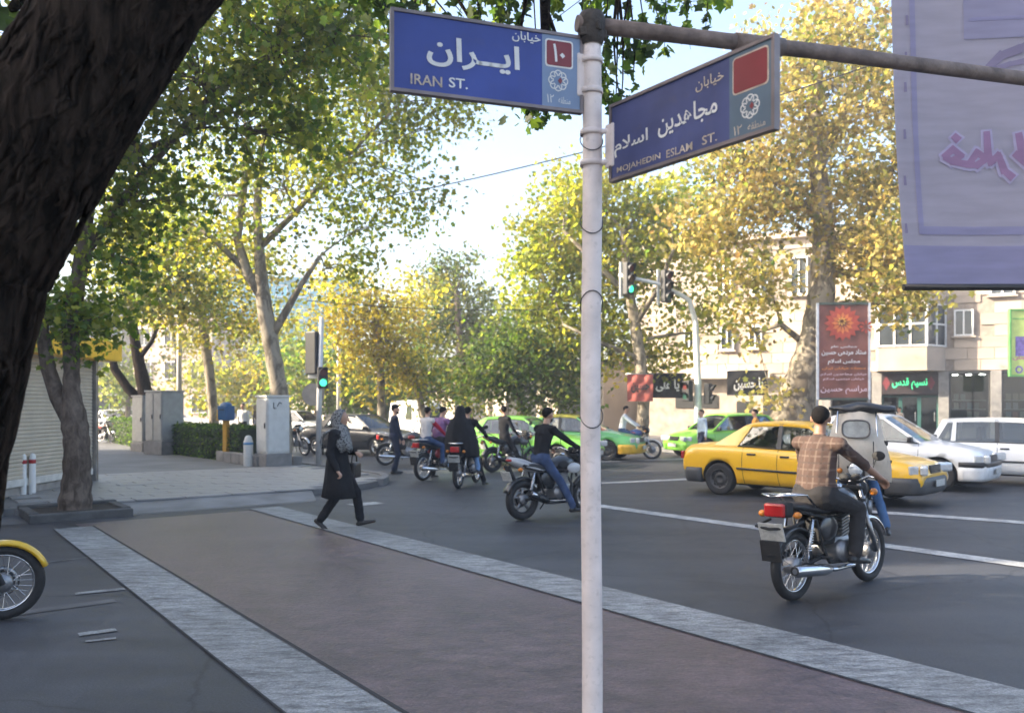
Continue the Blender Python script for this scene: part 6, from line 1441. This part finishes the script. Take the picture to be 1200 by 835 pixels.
def person(name, label, loc, rz, mats, hip, lean=0.0, twist=0.0, hands=None, feet=None, h=1.72, look=0.0, nod=0.0, vox=.014, hair='short', kneepole=None, sleeves='long', cat='person', group=None, beard=False, elbow=None, grip=True, fat=1.0):
    """frame: +X forward, +Y left. hip = pelvis centre; hands/feet = (left, right) wrist and ankle targets; footdir forward"""
    t = thing(name, label, cat, loc, rz, group); F = Figure(); k = h/1.72; hip = Vector(hip); Y = Vector((0,1,0)); Z = Vector((0,0,1))
    up = Vector((math.sin(lean),0,math.cos(lean))); fw = Vector((math.cos(lean),0,-math.sin(lean)))
    waist = hip+up*.17*k-fw*.01; chest = hip+up*.36*k; neck = hip+up*.50*k-fw*.0
    tw_ = Matrix.Rotation(twist,3,'Z'); shd = tw_ @ Y
    F.rc(hip-Y*.06*k, hip+Y*.06*k, .118*k*fat, .118*k*fat, 'bottom'); F.rc(hip+up*.04, waist, (.152*k*fat,.115*k*fat), (.145*k*fat,.105*k*fat), 'top', Y); F.rc(waist, chest, (.145*k*fat,.108*k*fat), (.172*k,.118*k), 'top', shd)
    sh = [chest+up*.085*k+shd*s*.175*k*(.5+.5*fat if fat > 1 else 1) for s in (1,-1)]
    F.rc(sh[0], sh[1], .066*k, .066*k, 'top'); F.rc(chest+up*.02, neck-up*.02, (.15*k,.10*k), (.075*k,.062*k), 'top', shd)
    hd_up = Vector((math.sin(lean*.35+nod),0,math.cos(lean*.35+nod))); ln = Matrix.Rotation(look,3,'Z'); hf = (ln @ Vector((1,0,0))-hd_up*(ln @ Vector((1,0,0))).dot(hd_up)).normalized(); hs = hd_up.cross(hf)
    hc = neck+up*.075*k+hd_up*.085*k+hf*.02
    F.rc(neck-up*.05, hc-hd_up*.04, .054*k, .05*k, 'skin'); F.rc(hc+hd_up*.025*k-hf*.012, hc+hd_up*.03*k, (.074*k,.092*k), (.074*k,.09*k), 'skin', hs); F.rc(hc-hd_up*.06*k+hf*.028, hc+hf*.02, (.048*k,.05*k), (.064*k,.07*k), 'skin', hs)
    F.rc(hc+hf*.10*k+hd_up*.012, hc+hf*.112*k-hd_up*.022, .010, .015, 'skin')
    for s in (1,-1): F.rc(hc+hs*s*.076*k+hd_up*.012, hc+hs*s*.077*k-hd_up*.022, .017, .012, 'skin')
    # arms
    J = {}
    hands = hands or [chest+Vector((.0,s*.24*k,-.5*k)) for s in (1,-1)]
    for i, s in enumerate((1,-1)):
        ep = elbow[i] if elbow else Vector((-.45,s*.7,-.55)); e, w_ = ik(sh[i], hands[i], .285*k, .255*k, ep); J['e%d' % i] = e; J['w%d' % i] = w_
        tagf = 'top' if sleeves == 'long' else 'skin'
        slv_ = 'sleeve' if 'sleeve' in mats else 'top'; tagf = slv_ if tagf == 'top' else tagf
        F.rc(sh[i]-shd*s*.02, e, .060*k, .047*k, slv_); 
        if sleeves == 'short': F.rc(e, e.lerp(w_,.12), .047*k, .049*k, 'top')
        F.rc(e, w_, (.044 if tagf != 'skin' else .040)*k, (.034 if tagf != 'skin' else .027)*k, tagf)
        hdv = (w_-e).normalized()
        if grip: hdv = (hdv+Vector((.5,0,-.2))).normalized()
        sd_ = Vector((0,0,1)).cross(hdv) if abs(hdv.z) < .8 else Vector((1,0,0)); sd_ = (sd_-hdv*sd_.dot(hdv)).normalized(); pn = hdv.cross(sd_).normalized()
        if pn.z < 0: pn = -pn
        pe = w_+hdv*.085*k; F.rc(w_+hdv*.015, pe, (.036*k,.019*k), (.040*k,.017*k), 'skin', sd_)
        for q, ll in zip((-.030,-.010,.010,.030), (.85,1.0,.95,.75)):
            b0 = pe+sd_*q*k; c1 = hdv if not grip else (hdv*.4-pn*.9).normalized(); m1 = b0+(hdv*.75-pn*(.65 if grip else .35)).normalized()*.042*ll*k; m2 = m1+(-pn*.9+hdv*(-.45 if grip else .5)).normalized()*.04*ll*k
            F.rc(b0, m1, .0095*k, .009*k, 'skin'); F.rc(m1, m2, .009*k, .0075*k, 'skin')
        th = w_+hdv*.03*k-sd_*s*.03*k; F.rc(th, th-sd_*s*.022*k+hdv*.03*k-pn*.01, .0115*k, .010*k, 'skin'); F.rc(th-sd_*s*.022*k+hdv*.03*k-pn*.01, th-sd_*s*.012*k+hdv*.055*k-pn*.03, .010*k, .008*k, 'skin')
    # legs
    feet = feet or [Vector((hip.x,s*.1,.085)) for s in (1,-1)]
    for i, s in enumerate((1,-1)):
        ft_ = feet[i]; ank = Vector(ft_[:3]); pitch = ft_[3] if len(ft_) > 3 else 0.0
        hj = hip+Y*s*.09*k-up*.02; kp = kneepole[i] if kneepole else Vector((1,s*.12,.25)); kn, ank = ik(hj, ank, .43*k, .42*k, kp); J['k%d' % i] = kn; J['a%d' % i] = ank
        F.rc(hj, kn, .092*k*fat, .062*k, 'bottom'); F.rc(kn, ank+(kn-ank).normalized()*.03, .064*k*(.5+.5*fat), .056*k*(.4+.6*fat), 'bottom')
        fd = Vector((math.cos(pitch), s*.12, -math.sin(pitch))).normalized(); dn_ = Vector((math.sin(-pitch),0,-math.cos(pitch)))
        F.rc(ank, ank+dn_*.03, .04*k, .042*k, 'shoe'); F.rc(ank-fd*.045+dn_*.045, ank+fd*.13*k+dn_*.052, (.036*k,.036), (.040*k,.028), 'shoe', Vector((0,1,0)))
        F.rc(ank+fd*.13*k+dn_*.052, ank+fd*.19*k+dn_*.058, (.040*k,.026), (.032*k,.022), 'shoe', Vector((0,1,0)))
    link('body', F.mesh('body', vox, mats), list(mats.values()), t)
    hair_m = MB()
    rot = Matrix((hf, hs, hd_up)).transposed()
    if hair == 'short':
        hair_m.ell(hc+hd_up*.030*k-hf*.010*k, (.098*k,.0805*k,.090*k), 24, 18, mat=rot)
        hm = hair_m.mesh('hair'); inv = rot.inverted()
        for v in hm.vertices:
            q = inv @ (v.co-hc)/k; zm = 1.05*q.x if q.x > 0 else .75*q.x
            zm = (zm-.02 if q.x <= -.055 else zm) if not -.055 < q.x < .03 else max(zm, .012)
            fd_ = max(0, min(1, (q.z-zm)/.045)); v.co = hc+(v.co-hc)*(.78 if q.z < zm else .90+.10*fd_)+Vector(noise.noise_vector(v.co*40))*.004*fd_
        link('hair', hm, hairm, t)
    if beard:
        b_ = MB().ell(hc-hd_up*.072*k+hf*.045*k, (.05*k,.053*k,.04*k), 12, 8, mat=rot).mesh('beard'); link('beard', b_, hairm, t)
    for s in (1,-1): MB().ell(hc+hf*.094*k+hs*s*.031*k+hd_up*.022*k, (.006,.012,.006), 8, 5, mat=rot).build('eye', bplast, t); MB().ell(hc+hf*.094*k+hs*s*.032*k+hd_up*.040*k, (.006,.019,.004), 8, 5, mat=rot).build('eyebrow', hairm, t)
    MB().ell(hc+hf*.084*k-hd_up*.058*k, (.008,.022,.006), 8, 5, mat=rot).build('mouth', M('lips', (.28,.10,.08), .5), t)
    J.update(hip=hip, chest=chest, neck=neck, head=hc, sh=sh, hf=hf, hs=hs, hu=hd_up, up=up, rot=rot); return t, J
def body(top, bottom, skin=None, shoe=None): return {'skin': skin or skinm, 'top': top, 'bottom': bottom, 'shoe': shoe or shoem}
V = Vector
PEG = [(-.02,.235,.36,.1),(-.02,-.235,.36,.1)]; BAR = [V((.235,.355,1.025)), V((.235,-.355,1.025))]
def rider(key, label, mats, hipx=-.28, lean=.16, feet=None, hands=None, **kw):
    c, a = bikes[key]; return person('person', label, (c.x,c.y,0), a, mats, (hipx,0,.90), lean, hands=hands or BAR, feet=feet or PEG, **kw)
rider('e', 'rider in a brown plaid shirt and dark trousers on the black commuter motorcycle', body(plaidm, darkgrey, skin_d), lean=.13, vox=.009, sleeves='short', look=.35, fat=1.24, h=1.76)
rider('d', 'rider in black jacket and blue jeans on the sport motorcycle by the pole', body(blackc, jeans), lean=.22, feet=[(-.02,.235,.36,.1),(.16,-.33,.085)], vox=.011, look=.1, beard=True)
rider('a', 'motorcyclist in a purple shirt with a vested passenger behind', body(cloth('purple', (.20,.11,.22)), darkgrey), hipx=-.12, lean=.2, feet=[(.05,.33,.085),(-.02,-.235,.36,.1)], vox=.016, nod=.25, fat=1.15)
person('person', 'passenger in a white and red vest sitting behind the purple shirt', (bikes['a'][0].x,bikes['a'][0].y,0), bikes['a'][1], {**body(cloth('white_print', (.55,.52,.50), .1), jeans), 'sleeve': cloth('red', (.42,.02,.04))}, (-.55,0,.93), .1, hands=[V((-.15,.22,1.0)),V((-.13,-.25,1.0))], feet=[(-.34,.28,.42,.3),(-.30,-.27,.40,.3)], vox=.016, h=1.62, look=.3, sleeves='long')
rider('b', 'motorcyclist in black clothes carrying the veiled woman', body(blackc, blackc), hipx=-.08, lean=.2, feet=[(-.02,.235,.36,.1),(.1,-.34,.085)], vox=.016)
pt, J = person('person', 'woman wrapped in a long black veil on the back of a motorcycle', (bikes['b'][0].x,bikes['b'][0].y,0), bikes['b'][1], body(blackc, jeans_l), (-.52,0,.93), .08, hands=[V((-.12,.2,1.05)),V((-.12,-.2,1.05))], feet=[(-.34,.28,.42,.3),(-.30,-.33,.36,.3)], vox=.018, h=1.62, hair='none')
def drape(parent, rings, mat, name, seg=26, fold=.03, nf=9):
    """rings: (centre, rx, ry) top to bottom"""
    m = MB(); rg = []
    for i, (c, rx, ry) in enumerate(rings):
        f = fold*i/len(rings); rg.append([Vector(c)+Vector((rx*math.cos(a)*(1+f*math.sin(a*nf+i*.3)), ry*math.sin(a)*(1+f*math.sin(a*nf+1+i*.2)), 0)) for a in [2*math.pi*k/seg for k in range(seg)]])
    m.loft(rg); return m.build(name, mat, parent)
h_ = J['head']; drape(pt, [(h_+V((-.02,0,.135)),.03,.03),(h_+V((-.025,0,.115)),.075,.065),(h_+V((-.03,0,.05)),.105,.095),(h_+V((-.045,0,-.03)),.11,.105),(h_+V((-.06,0,-.10)),.12,.12),(h_+V((-.06,0,-.19)),.15,.20),(h_+V((-.05,0,-.32)),.19,.26),(h_+V((-.03,0,-.50)),.24,.30),(h_+V((-.02,-.02,-.68)),.29,.33),(h_+V((-.02,-.03,-.84)),.31,.34),(h_+V((-.02,-.03,-.92)),.28,.32)], blackc, 'veil', fold=.14, nf=11)
rider('c', 'bearded man in a black shirt sitting upright in front of the green taxi', body(blackc, blackc), hipx=-.25, lean=.0, hands=[V((.02,.2,.95)),V((.02,-.2,.95))], feet=[(-.02,.235,.36,.1),(.08,-.34,.085)], vox=.016, look=.9, nod=-.2, beard=True)
rider('h', 'far rider in a white shirt with a dark strap passing the trees', body(cloth('white', (.62,.62,.62), .08), jeans), vox=.022, lean=.2)
rider('f', 'rider in blue jeans hidden behind the beige canvas screen', body(darkgrey, cloth('blue_jeans', (.07,.14,.28))), vox=.014, feet=[(.08,.36,.085),(-.02,-.235,.36,.1)])
# the woman walking over the crossing
p = gp(396,619); wrz = R(-14)
wt, J = person('person', 'woman in a long black coat and patterned headscarf walking over the crossing', (p.x,p.y,0), wrz, body(blackc, blackc), (.0,0,.88), .05, hands=[V((.19,.17,1.04)),V((.10,-.24,.82))], feet=[(.30,.08,.12,-.25),(-.22,-.09,.125,.55)], h=1.65, vox=.010, fat=1.2, hair='none', grip=True, look=.15, elbow=[V((-.7,.5,-.4)),V((-.8,-.4,-.3))], nod=.1)
c0 = J['chest']; hp = J['hip']
drape(wt, [(J['neck']+V((0,0,-.02)),.065,.075),(c0+V((0,0,.12)),.095,.17),(c0+V((0,0,.05)),.135,.195),(c0+V((0,0,-.08)),.135,.185),(hp+V((.0,0,.17)),.125,.165),(hp+V((.0,0,.02)),.15,.185),(hp+V((.01,0,-.16)),.18,.20),(hp+V((.02,0,-.32)),.215,.215),(hp+V((.02,0,-.44)),.24,.225),(hp+V((.02,0,-.46)),.20,.19)], blackc, 'coat', fold=.08, nf=7)
slv = Figure()
for i in (0,1): slv.rc(J['sh'][i], J['e%d' % i], .066, .056, 'top'); slv.rc(J['e%d' % i], J['e%d' % i].lerp(J['w%d' % i],.94), .056, .047, 'top')
link('sleeves', slv.mesh('sleeves', .012, {'top': blackc}), blackc, wt)
h_ = J['head']; hf, hs, hu = J['hf'], J['hs'], J['hu']
sc_m = MB(); rg = []
for dz, rx, ry, ox in ((.128,.03,.03,-.02),(.112,.07,.065,-.02),(.07,.10,.09,-.025),(.02,.112,.10,-.04),(-.04,.11,.10,-.05),(-.085,.105,.098,-.035),(-.125,.10,.10,-.01),(-.17,.115,.13,-.005),(-.22,.135,.175,.0),(-.29,.15,.19,.01),(-.37,.15,.175,.03),(-.43,.135,.14,.04)):
    ring = []
    for k in range(28):
        a = 2*math.pi*k/28; q = Vector((rx*math.cos(a)+ox, ry*math.sin(a), dz))
        if -.085 < dz < .10:      # open the face
            fa_ = max(0, math.cos(a)-.55)/.45; q.x -= fa_*.075
        if dz < -.15: q *= 1+.07*math.sin(a*7+dz*20)
        ring.append(h_+Matrix((hf,hs,hu)).transposed() @ q)
    rg.append(ring)
sc_m.loft(rg); scarf_o = sc_m.build('headscarf', scarfm, wt)
MB().tube([J['sh'][1]+V((-.02,.03,.05)), J['sh'][1]+V((-.14,-.02,.0)), J['sh'][1]+V((-.17,-.02,-.12)), J['sh'][1]+V((-.14,-.02,-.28))], [.05,.05,.04,.02], 8, flat=.5).build('scarf_tail', scarfm, wt)
hb2 = wt.matrix_basis @ (J['e0'].lerp(J['w0'],.55)+V((.03,.04,-.16)))
bt = thing('handbag', 'black handbag hanging from the walking woman\'s forearm', 'handbag', hb2, wrz)
MB().box((0,0,-.10),(.13,.24,.22), bev=.035).build('body', M('bag_leather', (.013,.013,.014), .35), bt)
MB().tube([(0,-.09,-.01),(0,-.07,.09),(0,0,.14),(0,.07,.09),(0,.09,-.01)], .009, 6).build('strap', MATS['bag_leather'], bt)
# standing man
p = gp(462,555); st_, J = person('person', 'bearded man in dark clothes standing with hands low beside parked motorcycles', (p.x,p.y,0), R(20), body(darkblue, darkblue), (0,0,.925), .02, hands=[V((.14,.16,.86)),V((.16,-.18,.84))], feet=[(.04,.1,.09),(-.05,-.11,.09)], h=1.70, vox=.015, fat=1.12, beard=True, look=-.2, grip=False)
h_ = J['head']; MB().ell(h_+V((-.01,0,.085)),(.10,.088,.055)).build('cap', blackc, st_)
# pedestrians
def ped(label, px, d, rz, mats, h=1.68, stride=.0, z=0.0, **kw):
    q = at(px, 474, d); person('person', label, (q.x, d, z), rz, mats, (0,0,.525*h), .03, feet=[(stride,.09,.09),(-stride,-.09,.09+abs(stride)*.12,abs(stride))], h=h, vox=.022, grip=False, **kw)
lightblue = cloth('light_blue', (.38,.47,.56))
ped('man in a light blue shirt walking past the lime green hatchback', 823, 25.5, R(200), body(lightblue, darkblue), 1.60, .2)
ped('man in dark clothes standing beyond the yellow taxi roof', 886, 24, R(160), body(cloth('orange_vest', (.6,.28,.06)), darkblue), 1.62)
ped('pedestrian by the shop door under the green lettering', 1055, 34, R(190), body(cloth('tan', (.40,.33,.28)), darkgrey), 1.55, .12, z=.1)
ped('pedestrian in a white shirt and black trousers beyond the hedge', 285, 33, R(-100), body(MATS['cloth_white'], blackc), 1.7, .15, z=.1)
ped('person in dark clothes beyond the hedge near the donation box', 303, 37, R(-80), body(blackc, darkblue), 1.65, .1, z=.1)
# people in the taxi
loc, a = TAXI
def seated(x, y, label, top):
    q = loc+Matrix.Rotation(a,3,'Z') @ Vector((x,y,0)); person('person', label, (q.x,q.y,.0), a, body(top, darkgrey), (0,0,.58), -.12, hands=[V((.28,.16,.72)),V((.28,-.16,.72))], feet=[(.55,.1,.30),(.55,-.1,.30)], h=1.58, vox=.022, grip=False)
seated(-.70,-.36,'rear passenger seen through the yellow taxi window', cloth('rear_green', (.10,.12,.06)))
seated(-.72,.36,'far side rear passenger in the yellow taxi', blackc)
seated(.16,-.36,'front passenger in black in the yellow taxi', blackc)
seated(.16,.36,'driver sitting at the far side of the yellow taxi', darkblue)
# bundle on the canvas motorcycle
c, fa = bikes['f']; q = c+Matrix.Rotation(fa,3,'Z') @ V((.22,.08,1.60))
bd = MB(); rg = []
for i, x in enumerate(np.linspace(-.42,.36,12)):
    s = math.sin(math.pi*(i+.4)/12.2)**.6; rg.append([Vector((.16*s*math.cos(b_)*(1+.2*math.sin(3*b_+i)), x, .05+.075*s*math.sin(b_)*(1+.25*math.sin(2*b_+i*.9)))) for b_ in np.linspace(0, 2*math.pi, 13)[:-1]])
bdo = bd.loft(rg).build('bundle', M('black_tarp', (.02,.021,.024), .35, bump=.3, bscale=15), None, q, fa); tag(bdo, 'black crumpled bundle lying on top of the beige canvas screen', 'bundle')

# ================================================================== LIGHT HAZE IN THE STREET AIR
hz_m = bpy.data.materials.new('haze_air'); hz_m.use_nodes = True; ht = hz_m.node_tree; ht.nodes.clear()
ho = ht.nodes.new('ShaderNodeOutputMaterial'); hv = ht.nodes.new('ShaderNodeVolumePrincipled'); hv.inputs['Color'].default_value = (.95,.96,1,1); hv.inputs['Density'].default_value = .0022; hv.inputs['Anisotropy'].default_value = .2
ht.links.new(hv.outputs[0], ho.inputs['Volume'])
hzb = MB().box((50,300,9.5),(1120,1220,21)).build('haze', hz_m); hzb['kind'] = 'stuff'; hzb['label'] = 'pale warm haze hanging in the street air'; hzb['category'] = 'haze'
